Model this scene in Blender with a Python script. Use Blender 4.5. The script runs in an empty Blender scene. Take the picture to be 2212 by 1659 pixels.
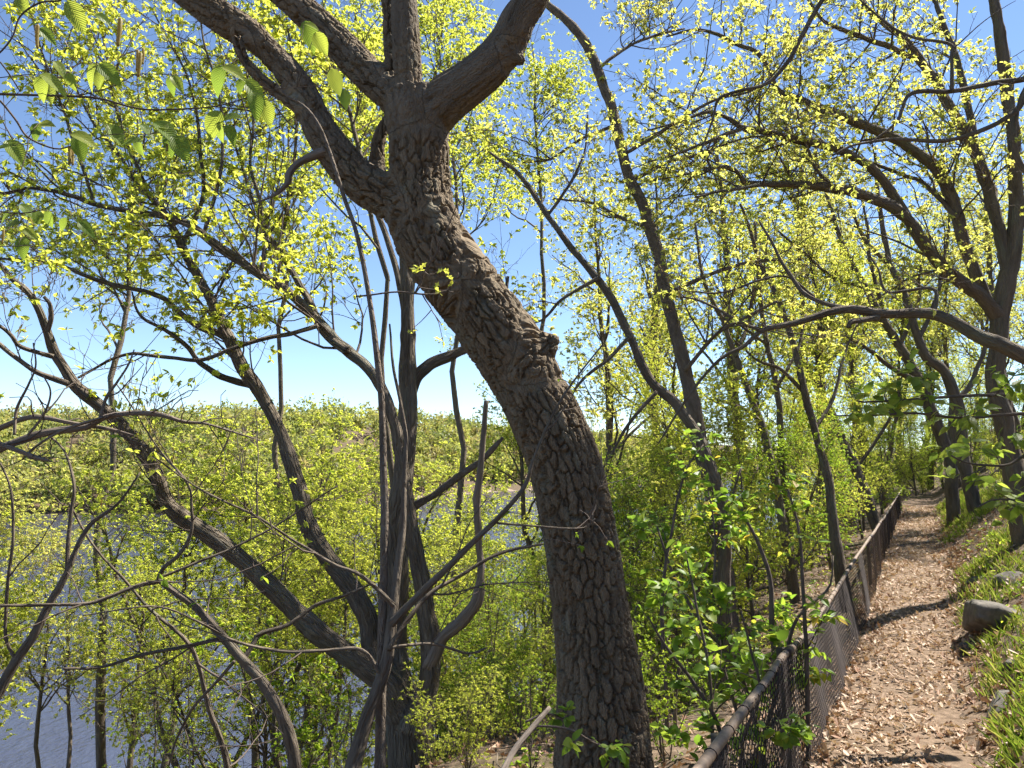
import bpy, math, numpy as np
from mathutils import Vector, Matrix, kdtree

# ------------------------------------------------------------------ camera, sky, sun, exposure
scene = bpy.context.scene
col = scene.collection
FD, CX, CY, HZ = 1670.0, 1106.0, 829.5, 991.0       # focal length, centre and horizon of the photograph (2212 px wide)
EYE = 1.65
PITCH = math.atan((HZ - CY) / FD)
cam = bpy.data.cameras.new("camera")
cam.sensor_width = 36.0
cam.lens = 36.0 * FD / 2212.0
cam.clip_start = 0.05
cam.clip_end = 9000.0
camo = bpy.data.objects.new("camera", cam)
col.objects.link(camo)
camo.location = (0, 0, EYE)
camo.rotation_euler = (math.pi / 2 + PITCH, 0, 0)
scene.camera = camo

SUN_EL, SUN_AZ = math.radians(53), math.radians(60)     # azimuth clockwise from +Y
world = bpy.data.worlds.new("World")
scene.world = world
world.use_nodes = True
wn = world.node_tree.nodes
sky = wn.new("ShaderNodeTexSky")
sky.sky_type = 'NISHITA'
sky.sun_disc = False
sky.sun_elevation = SUN_EL
sky.sun_rotation = SUN_AZ
sky.air_density = 0.75
sky.dust_density = 0.0
sky.altitude = 300
sky.ozone_density = 2.2
wn["Background"].inputs[1].default_value = 0.085
world.node_tree.links.new(sky.outputs[0], wn["Background"].inputs[0])
sl = bpy.data.lights.new("sun", 'SUN')
sl.energy = 5.0
sl.angle = math.radians(0.53)
sl.color = (1.0, 0.95, 0.87)
so = bpy.data.objects.new("sun", sl)
col.objects.link(so)
sdir = Vector((math.sin(SUN_AZ) * math.cos(SUN_EL), math.cos(SUN_AZ) * math.cos(SUN_EL), math.sin(SUN_EL)))
so.rotation_euler = sdir.to_track_quat('Z', 'Y').to_euler()
so.location = (30, 30, 60)
vs = scene.view_settings
vs.view_transform = 'Standard'
vs.look = 'None'
vs.gamma = 1.0
vs.use_curve_mapping = False
vs.exposure = 1.45
scene.cycles.max_bounces = 8
scene.cycles.diffuse_bounces = 3
scene.cycles.transmission_bounces = 6
scene.cycles.glossy_bounces = 3
scene.cycles.caustics_reflective = False
scene.cycles.caustics_refractive = False
scene.cycles.use_denoising = True
scene.cycles.use_adaptive_sampling = True
scene.cycles.adaptive_threshold = 0.03

# ------------------------------------------------------------------ numeric helpers
RNG = np.random.default_rng(11)


def at(x, y, Y):
    """point seen at photograph position x, y (2212 x 1659) standing at depth Y"""
    a, b = (x - CX) / FD, (CY - y) / FD
    c, s = math.cos(PITCH), math.sin(PITCH)
    d = np.array([a, c - b * s, s + b * c])
    d = d * (Y / d[1])
    return np.array([0, 0, EYE]) + d


def nrm(v):
    return v / np.maximum(np.linalg.norm(v, axis=-1, keepdims=True), 1e-9)


def hsh(i, seed):
    h = (i[..., 0].astype(np.int64) * 73856093) ^ (i[..., 1].astype(np.int64) * 19349663) ^ (i[..., 2].astype(np.int64) * 83492791) ^ (seed * 2654435761 & 0xffffffff)
    h = (h ^ (h >> 13)) * 1274126177 & 0xffffffff
    h = (h ^ (h >> 16)) * 2246822519 & 0xffffffff
    h = h ^ (h >> 15)
    return (h & 0xffffff) / float(0x1000000)


def vnoise(p, seed=0):
    i = np.floor(p).astype(np.int64)
    f = p - i
    f = f * f * (3 - 2 * f)
    out = 0
    for dx in (0, 1):
        for dy in (0, 1):
            for dz in (0, 1):
                w = (f[..., 0] if dx else 1 - f[..., 0]) * (f[..., 1] if dy else 1 - f[..., 1]) * (f[..., 2] if dz else 1 - f[..., 2])
                out = out + w * hsh(i + np.array([dx, dy, dz]), seed)
    return out * 2 - 1


def fbm(p, seed=0, octv=3):
    o, a = 0, 1.0
    for k in range(octv):
        o = o + a * vnoise(p * 2 ** k, seed + k)
        a *= .5
    return o


def worley(p, seed=0):
    i = np.floor(p).astype(np.int64)
    f1 = np.full(len(p), 9.0)
    f2 = np.full(len(p), 9.0)
    cid = np.zeros(len(p))
    for dx in (-1, 0, 1):
        for dy in (-1, 0, 1):
            for dz in (-1, 0, 1):
                c = i + np.array([dx, dy, dz])
                q = c + np.stack([hsh(c, seed + 1), hsh(c, seed + 2), hsh(c, seed + 3)], -1)
                d = np.linalg.norm(p - q, axis=1)
                m = d < f1
                f2 = np.where(m, f1, np.minimum(f2, d))
                cid = np.where(m, hsh(c, seed + 4), cid)
                f1 = np.where(m, d, f1)
    return f1, f2, cid


def plates(p, sc, seed=0):
    """metres to the nearest plate edge, how vertical that edge runs, plate id; sc: cells per metre on each axis"""
    u = p * sc
    i = np.floor(u).astype(np.int64)
    f1 = np.full(len(p), 9.0); f2 = np.full(len(p), 9.0)
    c1 = np.zeros_like(u); c2 = np.zeros_like(u)
    cid = np.zeros(len(p))
    for dx in (-1, 0, 1):
        for dy in (-1, 0, 1):
            for dz in (-1, 0, 1):
                c = i + np.array([dx, dy, dz])
                q = c + .5 + .8 * (np.stack([hsh(c, seed + 1), hsh(c, seed + 2), hsh(c, seed + 3)], -1) - .5)
                d = np.linalg.norm(u - q, axis=1)
                m = d < f1
                m2 = ~m & (d < f2)
                c2 = np.where(m[:, None], c1, np.where(m2[:, None], q, c2))
                f2 = np.where(m, f1, np.where(m2, d, f2))
                c1 = np.where(m[:, None], q, c1)
                cid = np.where(m, hsh(c, seed + 4), cid)
                f1 = np.where(m, d, f1)
    w = c2 - c1
    e = (f2 ** 2 - f1 ** 2) / (2 * np.linalg.norm(w, axis=1) + 1e-9)
    n = nrm(w) * sc
    g = np.linalg.norm(n, axis=1)
    return e / g, np.linalg.norm(n[:, :2], axis=1) / g, cid


def smooth(a, b, x):
    t = np.clip((x - a) / (b - a), 0, 1)
    return t * t * (3 - 2 * t)


# ------------------------------------------------------------------ object helpers
def link_mesh(name, me, mat=None, parent=None):
    o = bpy.data.objects.new(name, me)
    col.objects.link(o)
    if mat is not None and not me.materials:
        me.materials.append(mat)
    if parent is not None:
        o.parent = parent
        if parent.name in ABS:                      # mesh in world coordinates under an Empty at the thing's base
            o.matrix_parent_inverse = Matrix.Translation(-parent.location)
    return o


ABS = set()


def make_mesh(name, verts, faces, smooth_shade=True, attrs=None):
    """faces: list of int arrays (F, n)"""
    me = bpy.data.meshes.new(name)
    verts = np.ascontiguousarray(verts, dtype=np.float32)
    me.vertices.add(len(verts))
    me.vertices.foreach_set('co', verts.ravel())
    fl = [np.asarray(f, dtype=np.int32) for f in faces if len(f)]
    loops = np.concatenate([f.ravel() for f in fl])
    tot = np.concatenate([np.full(len(f), f.shape[1], dtype=np.int32) for f in fl])
    st = np.concatenate([[0], np.cumsum(tot)[:-1]]).astype(np.int32)
    me.loops.add(len(loops))
    me.loops.foreach_set('vertex_index', loops)
    me.polygons.add(len(tot))
    me.polygons.foreach_set('loop_start', st)
    me.polygons.foreach_set('use_smooth', np.full(len(tot), smooth_shade, dtype=bool))
    for k, v in (attrs or {}).items():
        v = np.asarray(v, dtype=np.float32)
        if v.ndim == 1:
            a = me.attributes.new(k, 'FLOAT', 'POINT')
            a.data.foreach_set('value', v)
        else:
            a = me.attributes.new(k, 'FLOAT_VECTOR', 'POINT')
            a.data.foreach_set('vector', v.ravel())
    me.update(calc_edges=True)
    return me


def tag(o, label=None, cat=None, group=None, kind=None):
    if label: o['label'] = label
    if cat: o['category'] = cat
    if group: o['group'] = group
    if kind: o['kind'] = kind
    return o


def empty(name, loc=(0, 0, 0), rz=0):
    o = bpy.data.objects.new(name, None)
    col.objects.link(o)
    o.location = loc
    o.rotation_euler = (0, 0, rz)
    o.empty_display_size = .2
    return o


def base_empty(name, loc):
    o = empty(name, loc)
    ABS.add(o.name)
    return o


def copy_tree(root, loc, rz, sc):
    r = root.copy()
    col.objects.link(r)
    r.location = loc
    r.rotation_euler = (0, 0, rz)
    r.scale = (sc, sc, sc)
    for ch in list(root.children):
        c = ch.copy()
        col.objects.link(c)
        c.parent = r
    return r


# ------------------------------------------------------------------ materials
def new_mat(name):
    m = bpy.data.materials.new(name)
    m.use_nodes = True
    nt = m.node_tree
    nt.nodes.clear()
    return m, nt, nt.nodes, nt.links


def ramp(nodes, stops):
    r = nodes.new("ShaderNodeValToRGB")
    e = r.color_ramp.elements
    e[0].position, e[0].color = stops[0][0], (*stops[0][1], 1)
    e[1].position, e[1].color = stops[-1][0], (*stops[-1][1], 1)
    for p, c in stops[1:-1]:
        k = e.new(p)
        k.color = (*c, 1)
    return r


def leaf_mat(name, stops, trans=0.62, tgain=2.1, rough=.5, spec=.25):
    m, nt, N, L = new_mat(name)
    at_ = N.new("ShaderNodeAttribute"); at_.attribute_name = 'rnd'
    oi = N.new("ShaderNodeObjectInfo")
    ad = N.new("ShaderNodeMath"); ad.operation = 'MULTIPLY_ADD'
    L.new(oi.outputs['Random'], ad.inputs[0]); ad.inputs[1].default_value = .18
    L.new(at_.outputs['Fac'], ad.inputs[2])
    r = ramp(N, stops)
    L.new(ad.outputs[0], r.inputs[0])
    p = N.new("ShaderNodeBsdfPrincipled")
    p.inputs['Roughness'].default_value = rough
    p.inputs['Specular IOR Level'].default_value = spec
    L.new(r.outputs[0], p.inputs['Base Color'])
    mx = N.new("ShaderNodeMix"); mx.data_type = 'RGBA'; mx.blend_type = 'MULTIPLY'; mx.inputs[0].default_value = 1
    L.new(r.outputs[0], mx.inputs[6]); mx.inputs[7].default_value = (tgain * 1.08, tgain * 1.05, tgain * .75, 1)
    t = N.new("ShaderNodeBsdfTranslucent")
    L.new(mx.outputs[2], t.inputs[0])
    s = N.new("ShaderNodeMixShader"); s.inputs[0].default_value = trans
    L.new(p.outputs[0], s.inputs[1]); L.new(t.outputs[0], s.inputs[2])
    o = N.new("ShaderNodeOutputMaterial")
    L.new(s.outputs[0], o.inputs[0])
    return m


def bark_mat(name, c1, c2, scale=28, stretch=.28, bump=.6, dist=.012, lichen=None, bare=None, rough=.92):
    m, nt, N, L = new_mat(name)
    a = N.new("ShaderNodeAttribute"); a.attribute_name = 'barkco'
    mp = N.new("ShaderNodeMapping"); mp.inputs['Scale'].default_value = (scale, scale, scale * stretch)
    L.new(a.outputs['Vector'], mp.inputs[0])
    nz = N.new("ShaderNodeTexNoise"); nz.inputs['Scale'].default_value = 1.3; nz.inputs['Detail'].default_value = 4
    L.new(mp.outputs[0], nz.inputs['Vector'])
    ds = N.new("ShaderNodeVectorMath"); ds.operation = 'MULTIPLY_ADD'
    L.new(nz.outputs['Color'], ds.inputs[0]); ds.inputs[1].default_value = (.9, .9, .9); L.new(mp.outputs[0], ds.inputs[2])
    v = N.new("ShaderNodeTexVoronoi"); v.feature = 'DISTANCE_TO_EDGE'; v.inputs['Scale'].default_value = 1
    L.new(ds.outputs[0], v.inputs['Vector'])
    sm = N.new("ShaderNodeMapRange"); sm.interpolation_type = 'SMOOTHSTEP'
    sm.inputs['From Max'].default_value = .28
    L.new(v.outputs['Distance'], sm.inputs['Value'])
    n2 = N.new("ShaderNodeTexNoise"); n2.inputs['Scale'].default_value = 6; n2.inputs['Detail'].default_value = 5; n2.inputs['Roughness'].default_value = .7
    L.new(mp.outputs[0], n2.inputs['Vector'])
    hsum = N.new("ShaderNodeMath"); hsum.operation = 'MULTIPLY_ADD'; hsum.inputs[1].default_value = .45
    L.new(n2.outputs[0], hsum.inputs[0]); L.new(sm.outputs[0], hsum.inputs[2])
    b = N.new("ShaderNodeBump"); b.inputs['Strength'].default_value = bump; b.inputs['Distance'].default_value = dist
    L.new(hsum.outputs[0], b.inputs['Height'])
    n3 = N.new("ShaderNodeTexNoise"); n3.inputs['Scale'].default_value = .35; n3.inputs['Detail'].default_value = 6; n3.inputs['Roughness'].default_value = .65
    L.new(mp.outputs[0], n3.inputs['Vector'])
    r = ramp(N, [(.3, c1), (.72, c2)])
    L.new(n3.outputs[0], r.inputs[0])
    colr = r.outputs[0]
    if lichen:
        n4 = N.new("ShaderNodeTexNoise"); n4.inputs['Scale'].default_value = .22; n4.inputs['Detail'].default_value = 5
        L.new(mp.outputs[0], n4.inputs['Vector'])
        mr = N.new("ShaderNodeMapRange"); mr.inputs['From Min'].default_value = .56; mr.inputs['From Max'].default_value = .7; mr.inputs['To Max'].default_value = .6
        L.new(n4.outputs[0], mr.inputs['Value'])
        mx = N.new("ShaderNodeMix"); mx.data_type = 'RGBA'
        L.new(mr.outputs[0], mx.inputs[0]); L.new(colr, mx.inputs[6]); mx.inputs[7].default_value = (*lichen, 1)
        colr = mx.outputs[2]
    if bare:
        ab = N.new("ShaderNodeAttribute"); ab.attribute_name = 'bare'
        n5 = N.new("ShaderNodeTexNoise"); n5.inputs['Scale'].default_value = .5; n5.inputs['Detail'].default_value = 6
        mp5 = N.new("ShaderNodeMapping"); mp5.inputs['Scale'].default_value = (60, 60, 4)
        L.new(a.outputs['Vector'], mp5.inputs[0]); L.new(mp5.outputs[0], n5.inputs['Vector'])
        r5 = ramp(N, [(.3, tuple(.55 * c for c in bare)), (.7, bare)])
        L.new(n5.outputs[0], r5.inputs[0])
        mx = N.new("ShaderNodeMix"); mx.data_type = 'RGBA'
        L.new(ab.outputs['Fac'], mx.inputs[0]); L.new(colr, mx.inputs[6]); L.new(r5.outputs[0], mx.inputs[7])
        colr = mx.outputs[2]
    p = N.new("ShaderNodeBsdfPrincipled")
    p.inputs['Roughness'].default_value = rough
    p.inputs['Specular IOR Level'].default_value = .2
    L.new(colr, p.inputs['Base Color']); L.new(b.outputs[0], p.inputs['Normal'])
    o = N.new("ShaderNodeOutputMaterial"); L.new(p.outputs[0], o.inputs[0])
    return m


def plain_mat(name, c1, c2, scale=5, rough=.85, bump=.3, bdist=.02, spec=.25, metal=0, detail=6, coords='Object'):
    m, nt, N, L = new_mat(name)
    tc = N.new("ShaderNodeTexCoord")
    n = N.new("ShaderNodeTexNoise"); n.inputs['Scale'].default_value = scale; n.inputs['Detail'].default_value = detail; n.inputs['Roughness'].default_value = .65
    L.new(tc.outputs[coords], n.inputs['Vector'])
    r = ramp(N, [(.32, c1), (.68, c2)])
    L.new(n.outputs[0], r.inputs[0])
    b = N.new("ShaderNodeBump"); b.inputs['Strength'].default_value = bump; b.inputs['Distance'].default_value = bdist
    L.new(n.outputs[0], b.inputs['Height'])
    p = N.new("ShaderNodeBsdfPrincipled")
    p.inputs['Roughness'].default_value = rough; p.inputs['Specular IOR Level'].default_value = spec; p.inputs['Metallic'].default_value = metal
    L.new(r.outputs[0], p.inputs['Base Color']); L.new(b.outputs[0], p.inputs['Normal'])
    o = N.new("ShaderNodeOutputMaterial"); L.new(p.outputs[0], o.inputs[0])
    return m


M = {}
M['oak_bark'] = bark_mat('oak_bark', (.115, .085, .054), (.245, .188, .122), 70, .4, .9, .006, lichen=(.20, .19, .135), bare=(.205, .163, .115))
M['furrow_bark'] = bark_mat('furrow_bark', (.12, .094, .066), (.29, .24, .18), 30, .13, 1.0, .05, lichen=(.24, .24, .18))
M['dark_bark'] = bark_mat('dark_bark', (.09, .07, .05), (.20, .163, .122), 36, .18, .8, .015, lichen=(.15, .16, .11))
M['grey_bark'] = bark_mat('grey_bark', (.115, .09, .066), (.24, .195, .15), 60, .3, .9, .010)
M['twig'] = bark_mat('twig', (.075, .058, .046), (.16, .125, .10), 60, .3, .3, .004)
M['dead_wood'] = bark_mat('dead_wood', (.12, .095, .072), (.26, .21, .165), 50, .08, .7, .008)
M['leaf_bright'] = leaf_mat('leaf_bright', [(0, (.20, .255, .04)), (.5, (.315, .345, .06)), (1, (.42, .41, .095))])
M['leaf_yellow'] = leaf_mat('leaf_yellow', [(0, (.23, .27, .06)), (.55, (.35, .36, .10)), (1, (.43, .385, .15))])
M['leaf_mid'] = leaf_mat('leaf_mid', [(0, (.10, .17, .02)), (.6, (.19, .26, .03)), (1, (.30, .33, .04))])
M['leaf_shrub'] = leaf_mat('leaf_shrub', [(0, (.09, .16, .025)), (.6, (.15, .235, .03)), (.88, (.24, .28, .04)), (1, (.34, .25, .04))], trans=.5, rough=.45, spec=.3)
M['leaf_near'] = leaf_mat('leaf_near', [(0, (.08, .14, .025)), (.6, (.13, .19, .03)), (1, (.20, .25, .03))], trans=.5, tgain=1.3)
M['leaf_far'] = leaf_mat('leaf_far', [(0, (.11, .14, .045)), (.45, (.19, .215, .065)), (.8, (.28, .28, .085)), (1, (.26, .225, .10))], trans=.4)
M['catkin'] = leaf_mat('catkin', [(0, (.24, .20, .06)), (1, (.36, .27, .10))], trans=.35)
M['dry_leaf'] = leaf_mat('dry_leaf', [(0, (.16, .075, .04)), (.3, (.30, .17, .10)), (.65, (.46, .325, .215)), (1, (.62, .48, .36))], trans=.15, tgain=1.0, rough=.6)
M['grass'] = leaf_mat('grass', [(0, (.09, .15, .02)), (.6, (.17, .23, .03)), (1, (.27, .27, .09))], trans=.4)

# leaf templates: half outlines (x along the midrib, y to the side)
OAK = [(0, 0), (.16, .07), (.24, .20), (.34, .09), (.46, .30), (.56, .12), (.70, .25), (.78, .09), (1, 0)]
OAKS = [(0, 0), (.26, .24), (.40, .09), (.62, .28), (.74, .09), (1, 0)]
OVATE = [(0, 0), (.14, .17), (.38, .29), (.68, .2), (1, 0)]
SIMPLE = [(0, 0), (.35, .27), (1, 0)]
ELM = [(0, 0), (.08, .15), (.24, .28), (.45, .33), (.66, .27), (.85, .13), (1, 0)]
BLADE = [(0, .03), (.5, .03), (1, 0)]


def leaf_template(half, fold=.35, curl=.25):
    h = np.array(half, float)
    n = len(h)
    z = lambda a: fold * np.abs(a[:, 1]) - curl * a[:, 0] ** 2
    left = h.copy()
    right = h.copy(); right[:, 1] *= -1
    V = np.concatenate([left, right[1:-1]])
    V = np.column_stack([V, z(V)])
    f1 = list(range(n))
    f2 = [0] + list(range(n, 2 * n - 2)) + [n - 1]
    return V, np.array([f1[::-1], f2])


TPL = {k: leaf_template(v, c, d) for k, v, c, d in [('oak', OAKS, .3, .25), ('lobed', OAK, .3, .25), ('ovate', OVATE, .3, .3), ('simple', SIMPLE, .3, .2), ('mid', [(0, 0), (.3, .25), (.68, .22), (1, 0)], .3, .25), ('elm', ELM, .35, .3), ('dry', OAK, .8, -.35), ('dryfar', OAKS, .8, -.35), ('blade', BLADE, .1, .45)]}


def leaf_geo(rng, pos, d, n, size, tpl, rnd=None):
    V, F = TPL[tpl]
    d = nrm(d)
    s = nrm(np.cross(n, d))
    n = np.cross(d, s)
    size = np.broadcast_to(size, (len(pos),))
    W = V[None] * size[:, None, None]
    P = pos[:, None] + W[..., 0:1] * d[:, None] + W[..., 1:2] * s[:, None] + W[..., 2:3] * n[:, None]
    m, k = len(pos), len(V)
    faces = (F[None] + (np.arange(m) * k)[:, None, None]).reshape(-1, F.shape[1])
    if rnd is None:
        rnd = rng.random(m) * .85
    return P.reshape(-1, 3), faces, np.repeat(rnd, k)


def join_geo(parts):
    """parts: list of (verts, faces, attr) with equal face size"""
    off, V, F, A = 0, [], [], []
    for v, f, a in parts:
        V.append(v); F.append(f + off); A.append(a); off += len(v)
    return np.concatenate(V), np.concatenate(F), np.concatenate(A)


def leaf_obj(name, geo, mat, parent):
    v, f, a = geo
    me = make_mesh(name, v, [f], False, {'rnd': a})
    return link_mesh(name, me, mat, parent)


# ------------------------------------------------------------------ tubes and branching
def tube_geo(P, R, S, caps=True, soff=0.0):
    P = np.asarray(P, float); R = np.asarray(R, float)
    N, K = P.shape[:2]
    T = np.zeros_like(P)
    T[:, 1:-1] = P[:, 2:] - P[:, :-2]; T[:, 0] = P[:, 1] - P[:, 0]; T[:, -1] = P[:, -1] - P[:, -2]
    T = nrm(T)
    mean = nrm(P[:, -1] - P[:, 0])
    ref = np.where(np.abs(mean[:, 1:2]) < .8, np.array([[0, 1., 0]]), np.array([[1., 0, 0]]))
    U = nrm(np.cross(T, ref[:, None].repeat(K, 1)))
    W = np.cross(T, U)
    th = np.arange(S) * 2 * math.pi / S
    c, s = np.cos(th), np.sin(th)
    off = U[:, :, None] * c[None, None, :, None] + W[:, :, None] * s[None, None, :, None]
    V = P[:, :, None] + off * R[:, :, None, None]
    seg = np.linalg.norm(np.diff(P, axis=1), axis=2)
    sl_ = np.concatenate([np.zeros((N, 1)), np.cumsum(seg, 1)], 1) + soff + np.arange(N)[:, None] * 3.7
    bc = np.stack([R[:, :, None] * c, R[:, :, None] * s, np.repeat(sl_[:, :, None], S, 2)], -1)
    idx = np.arange(N * K * S).reshape(N, K, S)
    a = idx[:, :-1, :]; b = idx[:, 1:, :]
    F = np.stack([a, np.roll(a, -1, 2), np.roll(b, -1, 2), b], -1).reshape(-1, 4)
    faces = [F]
    if caps:
        faces += [idx[:, -1, :].reshape(-1, S), idx[:, 0, ::-1].reshape(-1, S)]
    return V.reshape(-1, 3), faces, bc.reshape(-1, 3)


def tube_obj(name, P, R, S, mat, parent, rough=0.0, seed=0, caps=True):
    V, F, B = tube_geo(P, R, S, caps, seed * 5.3)
    if rough:
        rr = np.repeat(np.asarray(R).reshape(-1), S)
        ctr = np.repeat(np.asarray(P).reshape(-1, 3), S, 0)
        o = nrm(V - ctr)
        V = V + o * (rr * rough * (fbm(V * 6 + seed, seed, 2) + .5 * vnoise(np.column_stack([B[:, :2] * 40, B[:, 2] * 9]), seed + 9)))[:, None]
    me = make_mesh(name, V, F, True, {'barkco': B})
    return link_mesh(name, me, mat, parent)


def resample(pts, rad, K):
    """smooth polyline through the points with K points"""
    pts = np.asarray(pts, float); rad = np.asarray(rad, float)
    n = len(pts)
    Q = np.vstack([2 * pts[0] - pts[1], pts, 2 * pts[-1] - pts[-2]])
    seg = np.linalg.norm(np.diff(pts, axis=0), axis=1)
    cum = np.concatenate([[0], np.cumsum(seg)])
    s = np.linspace(0, cum[-1], K)
    i = np.clip(np.searchsorted(cum, s, 'right') - 1, 0, n - 2)
    t = ((s - cum[i]) / np.maximum(seg[i], 1e-9))[:, None]
    p0, p1, p2, p3 = Q[i], Q[i + 1], Q[i + 2], Q[i + 3]
    out = .5 * (2 * p1 + (p2 - p0) * t + (2 * p0 - 5 * p1 + 4 * p2 - p3) * t ** 2 + (3 * p1 - p0 - 3 * p2 + p3) * t ** 3)
    return out, np.interp(s, cum, rad)


def trace(pts, Y0, Y1=None, K=None, wob=0.0, rng=RNG, ground=False):
    """limb from photograph positions (x, y, width); depth runs from Y0 to Y1"""
    Y1 = Y0 if Y1 is None else Y1
    a = np.array(pts, float)
    seg = np.linalg.norm(np.diff(a[:, :2], axis=0), axis=1)
    f = np.concatenate([[0], np.cumsum(seg)]); f /= f[-1]
    Y = Y0 + (Y1 - Y0) * f
    P = np.array([at(x, y, d) for (x, y, w), d in zip(a, Y)])
    R = a[:, 2] * .5 / FD * Y
    if ground:
        g = P[0].copy()
        if P[0][2] > height1(g[0], g[1]):
            dz = P[0][2] - height1(g[0], g[1])
            n = max(1, int(dz / .6))
            add = [np.array([P[0][0], P[0][1], P[0][2] - dz * k / n - (.15 if k == n else 0)]) for k in range(n, 0, -1)]
            P = np.vstack([add, P]); R = np.concatenate([[R[0] * (1.15 + .25 * (k == n)) for k in range(n, 0, -1)], R])
    K = K or max(8, int(len(P) * 4))
    P, R = resample(P, R, K)
    if wob:
        q = np.column_stack([P[:, 2] * 2.2, P[:, 0] * 2.2, P[:, 1]])
        P = P + wob * (np.column_stack([vnoise(q, 3), vnoise(q, 7), vnoise(q, 13)]) + .45 * np.column_stack([vnoise(q * 3.1, 23), vnoise(q * 3.1, 27), vnoise(q * 3.1, 29)]))
    return P, R


def pack(limbs, K=24):
    PP, RR = [], []
    for p, r in limbs:
        a, b = resample(p, r, K)
        PP.append(a); RR.append(b)
    return np.array(PP), np.array(RR)


def sprout(rng, P, R, n, L, ang=(35, 70), up=.25, K=6, wig=.22, t0=.15, t1=1., rs=.55, rmin=.0025, fall=.45, rk=.011):
    N, k = P.shape[:2]
    ln = np.linalg.norm(np.diff(P, axis=1), axis=2).sum(1)
    i = rng.choice(N, n, p=ln / ln.sum())
    t = t0 + (t1 - t0) * rng.random(n)
    x = t * (k - 1); j = np.clip(x.astype(int), 0, k - 2); f = (x - j)[:, None]
    pos = P[i, j] * (1 - f) + P[i, j + 1] * f
    rad = R[i, j] * (1 - f[:, 0]) + R[i, j + 1] * f[:, 0]
    tan = nrm(P[i, j + 1] - P[i, j])
    pr = rng.normal(size=(n, 3)); pr = nrm(pr - (pr * tan).sum(1, keepdims=True) * tan)
    a = np.radians(rng.uniform(ang[0], ang[1], n))[:, None]
    d = tan * np.cos(a) + pr * np.sin(a)
    d[:, 2] += up * .6
    d = nrm(d)
    le = L * rng.uniform(.45, 1.2, n) * (1 - fall * t)
    pts = [pos]
    st = (le / (K - 1))[:, None]
    for _ in range(K - 1):
        d = d + rng.normal(size=(n, 3)) * wig
        d[:, 2] += up / K
        d = nrm(d)
        pts.append(pts[-1] + d * st)
    P2 = np.stack(pts, 1)
    r0 = np.clip(np.minimum(rad * rs, le * rk + .001), rmin, None)
    R2 = r0[:, None] * np.linspace(1, .3, K)[None]
    return P2, np.maximum(R2, rmin * .6)


def clusters(rng, P, n, nl, size, tpl, spread=1.0, droop=.3, t0=.3, flat=.6, tend=.6):
    """n leaf tufts with nl leaves each along the twigs P"""
    N, k = P.shape[:2]
    i = rng.integers(0, N, n)
    t = np.where(rng.random(n) < tend, 1.0, t0 + (1 - t0) * rng.random(n))
    x = t * (k - 1); j = np.clip(x.astype(int), 0, k - 2); f = (x - j)[:, None]
    pos = P[i, j] * (1 - f) + P[i, j + 1] * f
    tan = nrm(P[i, j + 1] - P[i, j])
    pos = np.repeat(pos, nl, 0); tan = np.repeat(tan, nl, 0)
    m = len(pos)
    d = nrm(tan * .5 + nrm(rng.normal(size=(m, 3)) * np.array([1, 1, .6])) * spread)
    d[:, 2] -= droop * rng.random(m)
    nv = rng.normal(size=(m, 3)) * .55; nv[:, 2] += flat + .25
    sz = size * rng.uniform(.4, 1.3, m)
    rnd = np.repeat(rng.random(n) * .5, nl) + rng.random(m) * .35
    return leaf_geo(rng, pos, d, nv, sz, tpl, rnd)


def hang(rng, P, n, ln, w):
    """hanging catkins: thin drooping strips, two crossed"""
    N, k = P.shape[:2]
    i = rng.integers(0, N, n); j = rng.integers(1, k, n)
    pos = P[i, j]
    d = rng.normal(size=(n, 3)) * .25; d[:, 2] -= 1
    d = nrm(d)
    V = []
    l = ln * rng.uniform(.5, 1.2, n)
    a = rng.random(n) * 6.28
    s = np.column_stack([np.cos(a), np.sin(a), 0 * a])
    q = np.cross(d, s)
    e = pos + d * l[:, None]
    V = np.stack([pos + s * w, pos - s * w * .5 + q * w * .8, pos - s * w * .5 - q * w * .8, e + s * w * .7, e - s * w * .4 + q * w * .5, e - s * w * .4 - q * w * .5], 1).reshape(-1, 3)
    f = np.array([[0, 1, 4, 3], [1, 2, 5, 4], [2, 0, 3, 5]])
    F = (f[None] + (np.arange(n) * 6)[:, None, None]).reshape(-1, 4)
    return V, F, np.repeat(rng.random(n) * .8, 6)


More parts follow.
